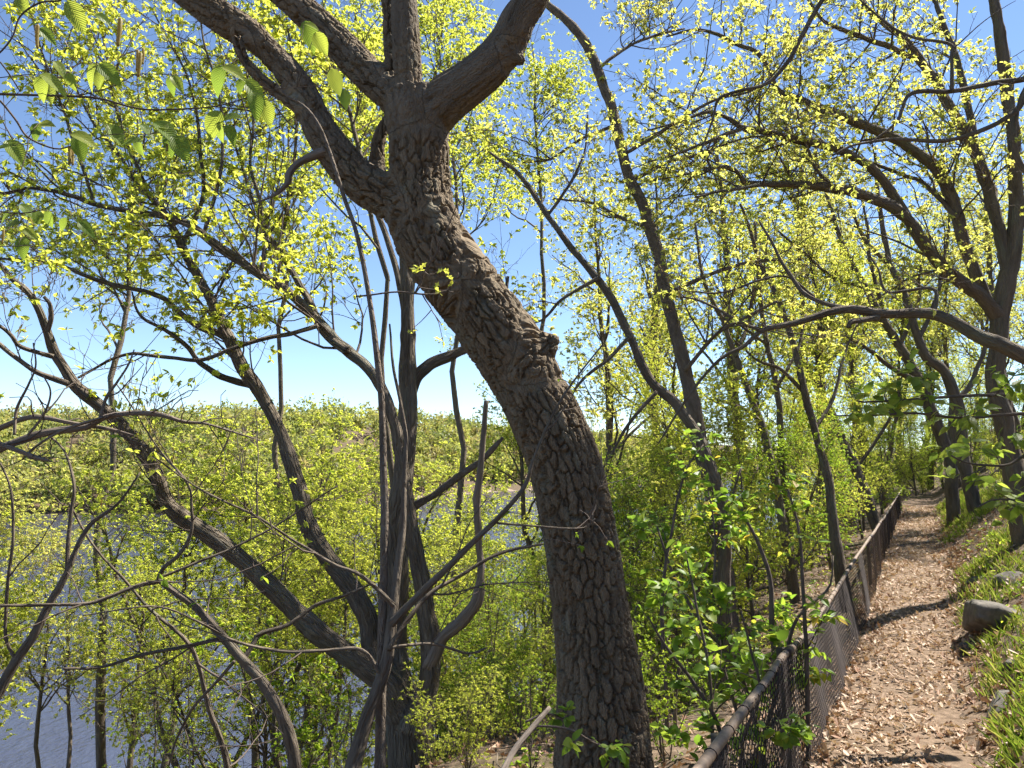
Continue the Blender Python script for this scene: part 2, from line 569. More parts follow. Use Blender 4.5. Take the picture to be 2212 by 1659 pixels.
def dress(root, rng, limbs, spec, leafmat, twigmat='twig'):
    """twigs, leaves and catkins on the traced limbs of one tree"""
    P, R = pack(limbs)
    tot = np.linalg.norm(np.diff(P, axis=1), axis=2).sum()
    n1 = max(4, int(tot * spec.get('n1', 3)))
    A = sprout(rng, P, R, n1, spec.get('L1', 1.2), up=spec.get('up', .25), K=8, t0=spec.get('t0', .25), wig=.13, rk=.009, rmin=.0035)
    n2 = int(n1 * spec.get('n2', 6))
    B = sprout(rng, A[0], A[1], n2, spec.get('L2', .5), up=.12, K=5, t0=.08, wig=.18, fall=.4, rmin=.0028)
    geos = [tube_geo(A[0], A[1], 5, False), tube_geo(B[0], B[1], 3, False)]
    if spec.get('n3'):
        C = sprout(rng, B[0], B[1], int(n2 * spec['n3']), spec.get('L3', .25), up=.1, K=4, t0=.2, wig=.25, fall=.3, rmin=.0018)
        geos.append(tube_geo(C[0], C[1], 3, False))
        tips = C[0]
    else:
        tips = B[0]
    V, F, Bc = [], [], []
    off = 0
    for v, f, b in geos:
        V.append(v); F += [q + off for q in f]; Bc.append(b); off += len(v)
    me = make_mesh('twigs', np.concatenate(V), F, True, {'barkco': np.concatenate(Bc)})
    tag(link_mesh('twigs', me, M[twigmat], root), kind='stuff')
    nc = int(len(tips) * spec.get('nc', 1.6))
    g = clusters(rng, tips, nc, spec.get('nl', 4), spec.get('size', .06), spec.get('tpl', 'oak'), droop=spec.get('droop', .4))
    tag(leaf_obj('crown', g, M[leafmat], root), kind='stuff')
    if spec.get('cat'):
        g = hang(rng, tips, int(len(tips) * spec['cat']), .06, .0045)
        tag(leaf_obj('catkins', g, M['catkin'], root), kind='stuff')


# ------------------------------------------------------------------ terrain
FX, FY, FS = .61, 2.7, .532                 # the fence line: X = FX + FS * (Y - FY)
DL = math.hypot(1, FS)
DIR = np.array([FS / DL, 1 / DL]); NRM = np.array([-1 / DL, FS / DL])
WATER = -16.5


def qt(x, y):
    return (x - FX) * NRM[0] + (y - FY) * NRM[1], (x - FX) * DIR[0] + (y - FY) * DIR[1]


def path_z(y):
    return np.interp(y, [-5, 2.5, 5, 7, 9, 11, 14, 20, 30, 60, 120], [.05, 0, -.2, -.32, -.32, -.2, -.1, .02, .15, 1.0, 2.0])


SHX = [-900, -400, -161, -74, -48, -12, 14, 60, 150, 300, 900]
SHY = [225, 240, 254, 258, 362, 440, 466, 520, 640, 900, 1900]


def height(x, y, fine=True):
    x = np.asarray(x, float); y = np.asarray(y, float)
    q, t = qt(x, y)
    yc = 2.7 + t / DL
    z0 = path_z(yc)
    left = np.interp(q, [-.15, .1, 1.2, 3, 8, 24, 27, 34, 500], [0, -.05, -.28, -.95, -4.3, -15.6, -16.9, -19, -20])
    right = np.interp(-q, [.92, 1.1, 1.5, 2.4, 3.5, 8, 30, 120, 900], [0, .10, .42, 1.0, 1.6, 3.6, 10, 22, 30])
    p = np.column_stack([x.ravel(), y.ravel(), 0 * x.ravel()])
    nz = fbm(p * .35, 5, 4).reshape(x.shape) * .35
    nf = fbm(p * 2.2, 25, 3).reshape(x.shape) * .045
    damp = smooth(.2, 3, np.maximum(q, 0)) + smooth(1.1, 3.5, np.maximum(-q, 0))
    near = z0 + np.where(q > -.3, left, 0) + np.where(q < -.9, right, 0) + nz * damp + nf * (.25 + np.clip(damp, 0, .75))
    sh = np.interp(x, SHX, SHY) + 12 * vnoise(p * .015, 3).reshape(x.shape)
    e = y - sh
    far = np.interp(e, [-60, -8, 0, 6, 30, 90, 200, 500, 3000], [-20, -17.2, -16.6, -15, -5, 10, 19, 25, 27]) + smooth(10, 120, e) * 5 * fbm(p * .008, 8, 3).reshape(x.shape)
    return np.where(q < 30, near, np.maximum(far, -20))


def height1(x, y):
    return float(height(np.array([x]), np.array([y]))[0])


def hit(x, y):
    """where the line of sight through a photograph position meets the ground"""
    Y = np.linspace(1.5, 60, 3000)
    p = np.array([at(x, y, 1.0)])[0] - np.array([0, 0, EYE])
    X_, Z_ = p[0] * Y, EYE + p[2] * Y
    i = int(np.argmax(Z_ < height(X_, Y)))
    return np.array([X_[i], Y[i], Z_[i]])


def axis(*segs):
    return np.unique(np.concatenate([np.arange(a, b, s) for a, b, s in segs]).round(4))


gx = axis((-4000, -800, 200), (-800, -60, 20), (-60, -4, 1.2), (-4, 19, .22), (19, 60, 1.2), (60, 800, 20), (800, 4001, 200))
gy = axis((-600, -20, 40), (-20, .5, 1.5), (.5, 33, .25), (33, 60, 1.0), (60, 700, 12), (700, 1500, 50), (1500, 8001, 250))
X, Yg = np.meshgrid(gx, gy)
Z = height(X, Yg)
idx = np.arange(X.size).reshape(X.shape)
F = np.stack([idx[:-1, :-1], idx[:-1, 1:], idx[1:, 1:], idx[1:, :-1]], -1).reshape(-1, 4)


def ground_mat():
    m, nt, N, L = new_mat('forest_floor')
    tc = N.new("ShaderNodeTexCoord")
    n1 = N.new("ShaderNodeTexNoise"); n1.inputs['Scale'].default_value = 9; n1.inputs['Detail'].default_value = 8; n1.inputs['Roughness'].default_value = .75
    n2 = N.new("ShaderNodeTexNoise"); n2.inputs['Scale'].default_value = .7; n2.inputs['Detail'].default_value = 5
    v = N.new("ShaderNodeTexVoronoi"); v.inputs['Scale'].default_value = 16; v.inputs['Randomness'].default_value = 1
    for n in (n1, n2, v): L.new(tc.outputs['Object'], n.inputs['Vector'])
    r = ramp(N, [(.3, (.055, .038, .026)), (.5, (.15, .105, .07)), (.7, (.28, .21, .15))])
    L.new(n1.outputs[0], r.inputs[0])
    r2 = ramp(N, [(.42, (.5, .5, .5)), (.6, (1, 1, 1))])
    L.new(v.outputs['Color'], r2.inputs[0])
    g = ramp(N, [(.5, (0, 0, 0)), (.64, (1, 1, 1))]); L.new(n2.outputs[0], g.inputs[0])
    mx = N.new("ShaderNodeMix"); mx.data_type = 'RGBA'; mx.blend_type = 'MULTIPLY'; mx.inputs[0].default_value = .8
    L.new(r.outputs[0], mx.inputs[6]); L.new(r2.outputs[0], mx.inputs[7])
    mg = N.new("ShaderNodeMix"); mg.data_type = 'RGBA'
    gm = N.new("ShaderNodeMath"); gm.operation = 'MULTIPLY'; gm.inputs[1].default_value = .35
    L.new(g.outputs[0], gm.inputs[0]); L.new(gm.outputs[0], mg.inputs[0]); L.new(mx.outputs[2], mg.inputs[6]); mg.inputs[7].default_value = (.075, .10, .025, 1)
    b = N.new("ShaderNodeBump"); b.inputs['Strength'].default_value = .8; b.inputs['Distance'].default_value = .03
    L.new(n1.outputs[0], b.inputs['Height'])
    p = N.new("ShaderNodeBsdfPrincipled"); p.inputs['Roughness'].default_value = .95; p.inputs['Specular IOR Level'].default_value = .15
    L.new(mg.outputs[2], p.inputs['Base Color']); L.new(b.outputs[0], p.inputs['Normal'])
    o = N.new("ShaderNodeOutputMaterial"); L.new(p.outputs[0], o.inputs[0])
    return m


ground = link_mesh('ground', make_mesh('ground', np.column_stack([X.ravel(), Yg.ravel(), Z.ravel()]), [F]), ground_mat())
tag(ground, 'leaf strewn wooded bluff falling to the river, with the hills across', kind='structure')

# path: a strip laid on the ground along the fence
def on_path(q, t):
    return FX + NRM[0] * q + DIR[0] * t, FY + NRM[1] * q + DIR[1] * t


tt = np.arange(-4, 31, .12)
qq = np.linspace(-1.0, -.03, 9)
TT, QQ = np.meshgrid(tt, qq, indexing='ij')
edge = .1 * vnoise(np.column_stack([TT.ravel() * 1.3, QQ.ravel() * 3, 0 * TT.ravel()]), 77).reshape(TT.shape)
QQ = QQ + edge * np.abs(np.linspace(-1, 1, 9))[None]
px, py = on_path(QQ, TT)
pz = height(px, py) + .012
idx = np.arange(px.size).reshape(px.shape)
F = np.stack([idx[:-1, :-1], idx[1:, :-1], idx[1:, 1:], idx[:-1, 1:]], -1).reshape(-1, 4)
M['path'] = plain_mat('path_soil', (.10, .068, .045), (.25, .18, .125), 14, .95, .8, .03, .1, detail=9)
path = link_mesh('path', make_mesh('path', np.column_stack([px.ravel(), py.ravel(), pz.ravel()]), [F]), M['path'])
tag(path, 'narrow footpath covered with dry brown leaves beside the fence', kind='structure')

# water
def water_mat():
    m, nt, N, L = new_mat('river_water')
    tc = N.new("ShaderNodeTexCoord")
    mp = N.new("ShaderNodeMapping"); mp.inputs['Scale'].default_value = (1.0, .55, 1); mp.inputs['Rotation'].default_value = (0, 0, .35)
    L.new(tc.outputs['Object'], mp.inputs[0])
    n1 = N.new("ShaderNodeTexNoise"); n1.inputs['Scale'].default_value = 1.6; n1.inputs['Detail'].default_value = 5; n1.inputs['Roughness'].default_value = .6
    n2 = N.new("ShaderNodeTexNoise"); n2.inputs['Scale'].default_value = .12; n2.inputs['Detail'].default_value = 3
    L.new(mp.outputs[0], n1.inputs['Vector']); L.new(mp.outputs[0], n2.inputs['Vector'])
    ml = N.new("ShaderNodeMath"); ml.operation = 'MULTIPLY'
    L.new(n1.outputs[0], ml.inputs[0]); L.new(n2.outputs[0], ml.inputs[1])
    b = N.new("ShaderNodeBump"); b.inputs['Strength'].default_value = 1.0; b.inputs['Distance'].default_value = .5
    L.new(ml.outputs[0], b.inputs['Height'])
    p = N.new("ShaderNodeBsdfPrincipled")
    p.inputs['Base Color'].default_value = (.05, .055, .08, 1)
    p.inputs['Roughness'].default_value = .12
    p.inputs['IOR'].default_value = 1.33
    p.inputs['Specular IOR Level'].default_value = .8
    L.new(b.outputs[0], p.inputs['Normal'])
    o = N.new("ShaderNodeOutputMaterial"); L.new(p.outputs[0], o.inputs[0])
    return m


wv = np.array([[-4000, -600, WATER], [4000, -600, WATER], [4000, 4000, WATER], [-4000, 4000, WATER]], float)
water = link_mesh('river_water', make_mesh('river_water', wv, [np.array([[0, 1, 2, 3]])]), water_mat())
tag(water, 'blue rippled river below the bluff', kind='structure')

# far shore: sandy strip and the wood on the hills across the river
bx = np.linspace(-45, 60, 60)
sy = np.interp(bx, SHX, SHY)
p0 = np.column_stack([bx, sy, 0 * bx])
sy = sy + 12 * vnoise(p0 * .015, 3)
rows = []
for k, (e, dz) in enumerate([(-6, -.15), (-2, .15), (1, .4), (3, .9)]):
    w = 1 + .35 * vnoise(np.column_stack([bx * .1, 0 * bx + k, 0 * bx]), 4)
    yy = sy + e * w
    rows.append(np.column_stack([bx, yy, np.maximum(height(bx, yy) + .15, WATER - .1 + dz)]))
rows = np.array(rows)
idx = np.arange(rows.shape[0] * rows.shape[1]).reshape(rows.shape[:2])
F = np.stack([idx[:-1, :-1], idx[:-1, 1:], idx[1:, 1:], idx[1:, :-1]], -1).reshape(-1, 4)
beach = link_mesh('beach', make_mesh('beach', rows.reshape(-1, 3), [F]), plain_mat('sand', (.20, .15, .11), (.36, .28, .21), .6, .95, .3, .05))
tag(beach, 'sandy strip at the foot of the far wooded shore', kind='structure')

rng = np.random.default_rng(5)
n = 7000
fx = rng.uniform(-420, 420, n); e = 5 + 260 * rng.random(n) ** 1.5
fy = np.interp(fx, SHX, SHY) + e
keep = (np.abs(fx) < .74 * fy) & (fy < 800) & (qt(fx, fy)[0] > 34) & (hsh(np.column_stack([fx * 9, fy * 9, fx]).astype(int), 3) < np.where(e < 120, .75, .4))
fx, fy = fx[keep], fy[keep]
fz = height(fx, fy)
nt_ = len(fx)
hh = rng.uniform(8, 13, nt_) * rng.choice([.75, 1, 1, 1.3], nt_)
npl = 60
u = rng.normal(size=(nt_, npl, 3)); u[..., 2] = np.abs(u[..., 2]) * 1.1 - .35
u = nrm(u)
lump = 1 + .28 * vnoise(u.reshape(-1, 3) * 2.1 + np.repeat(rng.random((nt_, 3)) * 50, npl, 0), 6).reshape(nt_, npl)
rr = rng.uniform(.62, 1.0, (nt_, npl)) * lump
sc = np.stack([hh * .36, hh * .36, hh * .46], -1)
pos = np.stack([fx, fy, fz + hh * .56], -1)[:, None] + u * rr[..., None] * sc[:, None]
d = rng.normal(size=u.shape)
nv = u + rng.normal(size=u.shape) * .25
colr = np.clip(np.repeat(rng.random(nt_)[:, None], npl, 1) * .8 + rng.random((nt_, npl)) * .2, 0, 1)
g = leaf_geo(rng, pos.reshape(-1, 3), d.reshape(-1, 3), nv.reshape(-1, 3), (rng.uniform(1.3, 2.7, nt_ * npl)), 'simple', colr.ravel())
wood = leaf_obj('far_forest', g, M['leaf_far'], None)
tag(wood, 'spring green wood covering the hills across the river', 'forest', kind='stuff')
k = rng.choice(nt_, 700, replace=False)
b = np.stack([fx[k], fy[k], fz[k] - .5], -1)
P = np.stack([b, b + np.column_stack([rng.normal(size=700) * .4, rng.normal(size=700) * .4, hh[k] * .5]), b + np.column_stack([rng.normal(size=700) * .8, rng.normal(size=700) * .8, hh[k] * .98])], 1)
V, F, B = tube_geo(P, np.tile([[.22, .16, .05]], (700, 1)), 4, False)
tag(link_mesh('far_trunks', make_mesh('far_trunks', V, F, True, {'barkco': B}), M['grey_bark'], wood), kind='stuff')

# ------------------------------------------------------------------ the leaning oak
OY = 3.6
base = at(1318, 1830, OY)
oak = base_empty('oak_tree', base)
tag(oak, 'thick leaning oak trunk with deeply cracked bark, forking into four limbs', 'tree')
oak_limbs = [
    (trace([(1325, 1860, 262), (1312, 1750, 230), (1304, 1659, 210), (1298, 1500, 186), (1274, 1300, 160), (1246, 1120, 158), (1220, 1000, 158), (1178, 900, 156), (1128, 805, 156), (1088, 740, 158), (1030, 655, 160), (975, 585, 164), (928, 510, 166), (908, 440, 158), (905, 380, 138), (903, 300, 136), (898, 245, 146), (893, 205, 130)], OY, OY), 0, 1),
    (trace([(925, 480, 110), (850, 432, 104), (775, 385, 94), (712, 310, 82), (672, 240, 72), (632, 170, 66), (592, 122, 62), (545, 80, 70), (500, 50, 74), (440, 10, 76), (380, -40, 75), (350, -62, 73)], OY, OY + .25), .35, .75),
    (trace([(512, 82, 30), (526, 125, 26), (556, 162, 27), (600, 200, 28), (650, 236, 30)], OY + .1, OY + .1), .1, .8),
    (trace([(885, 240, 92), (835, 195, 86), (780, 145, 80), (725, 85, 72), (670, 35, 69), (600, -25, 66), (570, -50, 64)], OY, OY + .5), .25, .9),
    (trace([(862, 250, 44), (850, 175, 36), (843, 80, 32), (838, 0, 31), (835, -45, 30)], OY + .06, OY + .1), .2, .7),
    (trace([(888, 250, 78), (882, 170, 62), (877, 80, 58), (873, 0, 56), (870, -45, 54)], OY - .03, OY), .85, .35),
    (trace([(905, 265, 120), (960, 217, 106), (1010, 182, 100), (1060, 142, 97), (1098, 92, 88), (1120, 42, 80), (1148, 0, 74), (1170, -45, 70)], OY, OY - .15), .75, .4),
    (trace([(1095, 108, 62), (1122, 128, 34), (1134, 136, 14)], OY - .1, OY - .12), .6, .6),
    (trace([(1140, 800, 110), (1168, 762, 70), (1183, 738, 50), (1188, 722, 44)], OY - .02, OY - .05), 0, .7),
    (trace([(985, 640, 110), (1020, 598, 70), (1040, 568, 42), (1046, 552, 22)], OY, OY), 0, 1),
    (trace([(838, 440, 50), (818, 380, 42), (815, 330, 38), (824, 285, 34), (845, 250, 30)], OY + .12, OY + .12), .4, .6),
]
Vs, Fs, off = [], [], 0
kd_pts, kd_T, kd_R, kd_s, kd_b, kd_a, kd_U = [], [], [], [], [], [], []
for li, ((P, R), bare, amp) in enumerate(oak_limbs):
    P, R = resample(P, R, max(14, int(len(P) * 1.5)))
    V, F, B = tube_geo(P[None], R[None], 28)
    Vs.append(V); Fs += [f + off for f in F]; off += len(V)
    Pd, Rd = resample(P, R, 160)
    T = nrm(np.gradient(Pd, axis=0))
    U = nrm(np.cross(T, np.array([[0, 1., 0]])))
    s_ = np.concatenate([[0], np.cumsum(np.linalg.norm(np.diff(Pd, axis=0), axis=1))]) + li * 7.3
    kd_pts.append(Pd); kd_T.append(T); kd_R.append(Rd); kd_s.append(s_); 
    fr = np.linspace(0, 1, 160)
    kd_b.append(.42 * smooth(.86, 1, fr) if li == 0 else (.42 + (bare - .42) * smooth(.1, .45, fr) if bare > .4 else bare * smooth(0, .4, fr)))
    kd_a.append(1 - .4 * smooth(.9, 1, fr) if li == 0 else (.6 if bare > .4 else 1) + (amp - (.6 if bare > .4 else 1)) * smooth(.05, .4, fr)); kd_U.append(U)
tmp_me = make_mesh('tmp', np.concatenate(Vs), Fs)
tmp = bpy.data.objects.new('tmp', tmp_me)
col.objects.link(tmp)
rm = tmp.modifiers.new('r', 'REMESH'); rm.mode = 'VOXEL'; rm.voxel_size = .0053
sm = tmp.modifiers.new('s', 'SMOOTH'); sm.factor = .5; sm.iterations = 14
dg = bpy.context.evaluated_depsgraph_get()
ev = bpy.data.meshes.new_from_object(tmp.evaluated_get(dg))
bpy.data.objects.remove(tmp)
nv_ = len(ev.vertices)
co = np.empty(nv_ * 3, np.float32); ev.vertices.foreach_get('co', co); co = co.reshape(-1, 3).astype(float)
no = np.empty(nv_ * 3, np.float32); ev.vertices.foreach_get('normal', no); no = no.reshape(-1, 3).astype(float)
KP, KT, KR, KS, KB, KA, KU = [np.concatenate(k) for k in (kd_pts, kd_T, kd_R, kd_s, kd_b, kd_a, kd_U)]
kd = kdtree.KDTree(len(KP))
for i, p in enumerate(KP): kd.insert(p, i)
kd.balance()
ni = np.array([kd.find(v)[1] for v in co])
dv = co - KP[ni]
U = KU[ni]; W = np.cross(KT[ni], U)
a, b = (dv * U).sum(1), (dv * W).sum(1)
rl = np.sqrt(a * a + b * b) + 1e-6
s_ = KS[ni] + (dv * KT[ni]).sum(1)
bc = np.column_stack([a / rl * KR[ni], b / rl * KR[ni], s_])
pw = co * 3.0
warp = np.column_stack([vnoise(bc * 22, 1), vnoise(bc * 22, 2), 1.6 * vnoise(bc * 16, 3)]) * .010 + np.column_stack([vnoise(bc * 70, 5), vnoise(bc * 70, 6), vnoise(bc * 60, 7)]) * .004
dist, vert, cid = plates(bc + warp, np.array([27., 27., 10.5]), 4)
cw = .0050 * (1 + .55 * vnoise(bc * 9, 12))
plate = smooth(.2, .95, dist / cw)
deep = .35 + .65 * smooth(.35, .85, vert)
d2_, v2_, cid2 = plates(bc + warp * 1.3, np.array([60., 60., 34.]), 14)
sub = smooth(.1, 1, d2_ / .0030)
big = fbm(co * 4, 40, 2)
barev = np.clip(KB[ni] * 1.1 + .5 * fbm(co * 6.5, 50, 3) * smooth(0, .3, KB[ni]), 0, 1)
amp = KA[ni] * (1 - .7 * smooth(.35, .8, barev))
disp = amp * (.025 * deep * (plate - 1) + .0045 * (sub - 1) * plate * smooth(.35, .6, cid) + .005 * (cid - .5) * plate + .0016 * vnoise(bc * 120, 8) + .0012 * vnoise(bc * 230, 18)) + .007 * big
groove = vnoise(np.column_stack([bc[:, 0] * 40, bc[:, 1] * 40, bc[:, 2] * 2.2]), 61)
disp += smooth(.3, .7, barev) * (.006 * groove - .012 * smooth(.45, .6, groove))
# blend the relief where two limbs meet
lid = ni // 160
ed_ = np.empty(len(ev.edges) * 2, np.int32); ev.edges.foreach_get('vertices', ed_); ed_ = ed_.reshape(-1, 2)
msk = np.zeros(nv_)
df = lid[ed_[:, 0]] != lid[ed_[:, 1]]
msk[ed_[df].ravel()] = 1
cnt = np.bincount(ed_.ravel(), minlength=nv_)
avg = lambda f: (np.bincount(ed_[:, 0], f[ed_[:, 1]], nv_) + np.bincount(ed_[:, 1], f[ed_[:, 0]], nv_)) / np.maximum(cnt, 1)
for _ in range(8): msk = np.maximum(msk, avg(msk) * 1.6 > .35)
soft = msk.astype(float)
for _ in range(5): soft = avg(soft)
sd, sb = disp.copy(), barev.copy()
for _ in range(18):
    sd = np.where(msk > 0, avg(sd), sd); sb = np.where(msk > 0, avg(sb), sb)
disp = disp * (1 - soft) + (sd + .007 * fbm(co * 34, 71, 2) - .003) * soft
barev = barev * (1 - soft) + sb * soft
co2 = co + no * disp[:, None]
nf = len(ev.polygons)
lt = np.empty(nf, np.int32); ev.polygons.foreach_get('loop_total', lt)
lp = np.empty(len(ev.loops), np.int32); ev.loops.foreach_get('vertex_index', lp)
if (lt == 4).all():
    faces = [lp.reshape(-1, 4)]
else:
    ls = np.concatenate([[0], np.cumsum(lt)[:-1]])
    faces = [np.stack([lp[ls[lt == k] + j] for j in range(k)], -1) for k in np.unique(lt)]
me = make_mesh('trunk', co2, faces, True, {'barkco': bc, 'bare': smooth(.3, .85, barev)})
bpy.data.meshes.remove(ev)
link_mesh('trunk', me, M['oak_bark'], oak)
db = trace([(700, 330, 22), (665, 340, 19), (640, 352, 16), (624, 374, 17), (620, 398, 13), (598, 418, 9), (570, 430, 6), (530, 446, 3)], OY + .02, OY - .1, 40, wob=.02)
tube_obj('dead_branch', db[0][None], db[1][None], 10, M['dead_wood'], oak, .25, 3)

# ------------------------------------------------------------------ traced trees of the middle distance
def traced_tree(name, label, limbs, barkmat, spec, leafmat, seed, group=None, S=14, rough=.12, sparse=None):
    """limbs: list of (points, Y0, Y1); the first is the trunk and reaches the ground"""
    r = np.random.default_rng(seed)
    tr = [trace(p, y0, y1, wob=.002 + .0017 * y0, ground=(k == 0)) for k, (p, y0, y1) in enumerate(limbs)]
    root = base_empty(name, tr[0][0][0])
    tag(root, label, 'tree', group)
    for k, (P, R) in enumerate(tr):
        P, R = resample(P, R, max(12, len(P) * 2))
        tube_obj('trunk' if k == 0 else 'limb', P[None], R[None], S if k == 0 else max(8, S - 4), M[barkmat], root, rough, seed * 10 + k)
    if spec:
        sparse = sparse or ()
        dress(root, r, [l for k, l in enumerate(tr) if (k or len(tr) == 1) and k not in sparse], spec, leafmat)
        if sparse:
            dress(root, r, [tr[k] for k in sparse], dict(spec, n1=2.6, L1=.8, nc=.9, t0=.3), leafmat)
    return root, tr


# many stemmed tree beside the oak, on the slope
BY = 7.0
many, many_l = traced_tree('many_stemmed_tree', 'furrowed grey tree splitting low into several arching stems left of the oak', [
    ([(905, 1900, 125), (895, 1750, 108), (892, 1656, 99), (880, 1554, 95), (856, 1495, 72), (847, 1420, 58), (849, 1366, 54), (857, 1264, 52), (856, 1127, 46), (868, 1043, 45), (879, 924, 44), (882, 838, 38), (882, 736, 34), (881, 668, 30), (875, 560, 25), (868, 430, 18), (860, 300, 12)], BY, BY + .6),
    ([(872, 1540, 70), (835, 1475, 62), (793, 1445, 50), (742, 1407, 46), (700, 1375, 44), (649, 1332, 43), (580, 1264, 41), (495, 1189, 39), (410, 1127, 36), (376, 1100, 34), (358, 1070, 32), (338, 1020, 31), (307, 965, 30), (259, 913, 29), (205, 866, 27), (164, 831, 25), (137, 790, 23), (116, 753, 21), (102, 712, 19), (85, 668, 16), (61, 630, 14), (27, 603, 12), (0, 575, 11), (-60, 520, 8)], BY, BY - 1.4),
    ([(862, 1500, 55), (815, 1430, 44), (800, 1380, 42), (793, 1332, 42), (759, 1270, 42), (725, 1228, 40), (690, 1175, 39), (666, 1127, 37), (649, 1060, 35), (625, 992, 32), (601, 924, 30), (563, 848, 30), (522, 787, 29), (495, 729, 26), (471, 678, 22), (437, 613, 20), (403, 558, 18), (389, 530, 17), (362, 471, 14), (324, 427, 12), (283, 382, 10), (260, 341, 8), (200, 260, 6), (150, 160, 4)], BY, BY + .8),
    ([(892, 1580, 70), (912, 1510, 52), (926, 1469, 44), (930, 1400, 41), (920, 1332, 41), (909, 1247, 38), (896, 1161, 33), (878, 1080, 28), (862, 980, 25), (845, 890, 24), (820, 826, 24), (785, 785, 24), (751, 757, 24), (717, 727, 23), (666, 668, 22), (614, 623, 20), (553, 589, 18), (505, 551, 17), (471, 530, 17), (410, 485, 15), (358, 468, 14), (324, 463, 13), (256, 454, 12), (205, 440, 11), (154, 423, 10), (68, 408, 8), (0, 418, 7), (-70, 430, 5)], BY - .1, BY + .3),
    ([(880, 870, 30), (899, 816, 27), (926, 790, 26), (954, 777, 25), (990, 762, 22), (1040, 735, 18), (1080, 690, 12), (1095, 600, 7)], BY + .45, BY + 1.0),
    ([(750, 757, 22), (717, 735, 19), (690, 700, 18), (680, 668, 16), (649, 616, 14), (600, 540, 11), (560, 470, 9), (530, 380, 7), (500, 300, 5)], BY, BY + 1.2),
    ([(690, 705, 10), (640, 722, 10), (580, 732, 10), (512, 752, 9), (437, 777, 9), (375, 773, 8), (324, 767, 7), (290, 763, 7), (239, 777, 6), (170, 815, 5)], BY, BY - .8),
    ([(500, 735, 18), (478, 722, 16), (427, 702, 15), (386, 674, 13), (360, 648, 12), (324, 633, 11), (283, 623, 10), (239, 613, 9), (188, 596, 8), (137, 575, 7), (85, 565, 6), (24, 558, 5), (-40, 560, 4)], BY + .6, BY + .1),
    ([(545, 832, 16), (478, 811, 14), (434, 784, 12), (410, 750, 10), (376, 722, 9), (341, 702, 8), (300, 678, 6), (285, 630, 4)], BY + .5, BY),
    ([(150, 828, 13), (85, 804, 12), (34, 770, 11), (0, 743, 10), (-50, 700, 7)], BY - 1.2, BY - 1.4),
    ([(116, 768, 11), (89, 760, 10), (44, 746, 9), (24, 722, 8), (0, 702, 7), (-40, 680, 5)], BY - 1.2, BY - 1.5),
    ([(104, 715, 10), (112, 684, 10), (110, 656, 9), (96, 640, 8)], BY - 1.3, BY - 1.35),
    ([(389, 535, 12), (420, 470, 10), (440, 400, 9), (430, 320, 8), (425, 240, 6), (400, 160, 5), (360, 80, 4), (330, 20, 3)], BY + .7, BY + 1.2),
    ([(565, 590, 10), (570, 520, 9), (560, 430, 8), (540, 350, 7), (545, 260, 6), (530, 150, 5), (500, 40, 4)], BY + .2, BY + .9),
    ([(205, 442, 8), (170, 340, 7), (130, 220, 6), (90, 110, 5), (60, 0, 4)], BY + .2, BY + .9),
    ([(324, 429, 9), (275, 310, 8), (245, 200, 7), (225, 90, 6), (200, 0, 4)], BY + .7, BY + 1.5),
    ([(600, 545, 10), (622, 420, 9), (640, 300, 7), (640, 180, 6), (620, 50, 4), (610, -30, 3)], BY + .8, BY + 1.6),
    ([(440, 505, 10), (470, 400, 8), (480, 300, 7), (470, 190, 6), (440, 90, 5), (430, 0, 4)], BY + .3, BY + .2),
    ([(880, 700, 18), (850, 560, 14), (800, 420, 12), (770, 300, 10), (740, 200, 8), (700, 90, 6), (660, 0, 5)], BY + .5, BY + 1.5),
], 'furrow_bark', dict(n1=5, L1=1.7, n2=7, L2=.6, n3=2.6, L3=.22, nc=1.9, nl=4, size=.055, tpl='mid', t0=.42, cat=.4, up=.3), 'leaf_bright', 21, sparse=(1, 4, 6, 7, 8, 9, 10, 11))
sn = trace([(925, 1440, 30), (950, 1393, 30), (961, 1376, 29), (998, 1346, 27), (1029, 1308, 25), (1039, 1268, 20), (1040, 1230, 17), (1036, 1161, 16), (1032, 1093, 15), (1036, 1043, 14), (1044, 941, 12), (1053, 865, 10)], BY - .1, BY - .4, 50, wob=.02)
tube_obj('dead_limb', sn[0][None], sn[1][None], 10, M['dead_wood'], many, .22, 5)
sn = trace([(870, 1105, 18), (926, 1074, 15), (981, 1036, 14), (1036, 999, 13), (1060, 975, 12), (1087, 947, 7)], BY + .4, BY + .4, 30, wob=.015)
tube_obj('dead_limb', sn[0][None], sn[1][None], 8, M['grey_bark'], many, .18, 6)

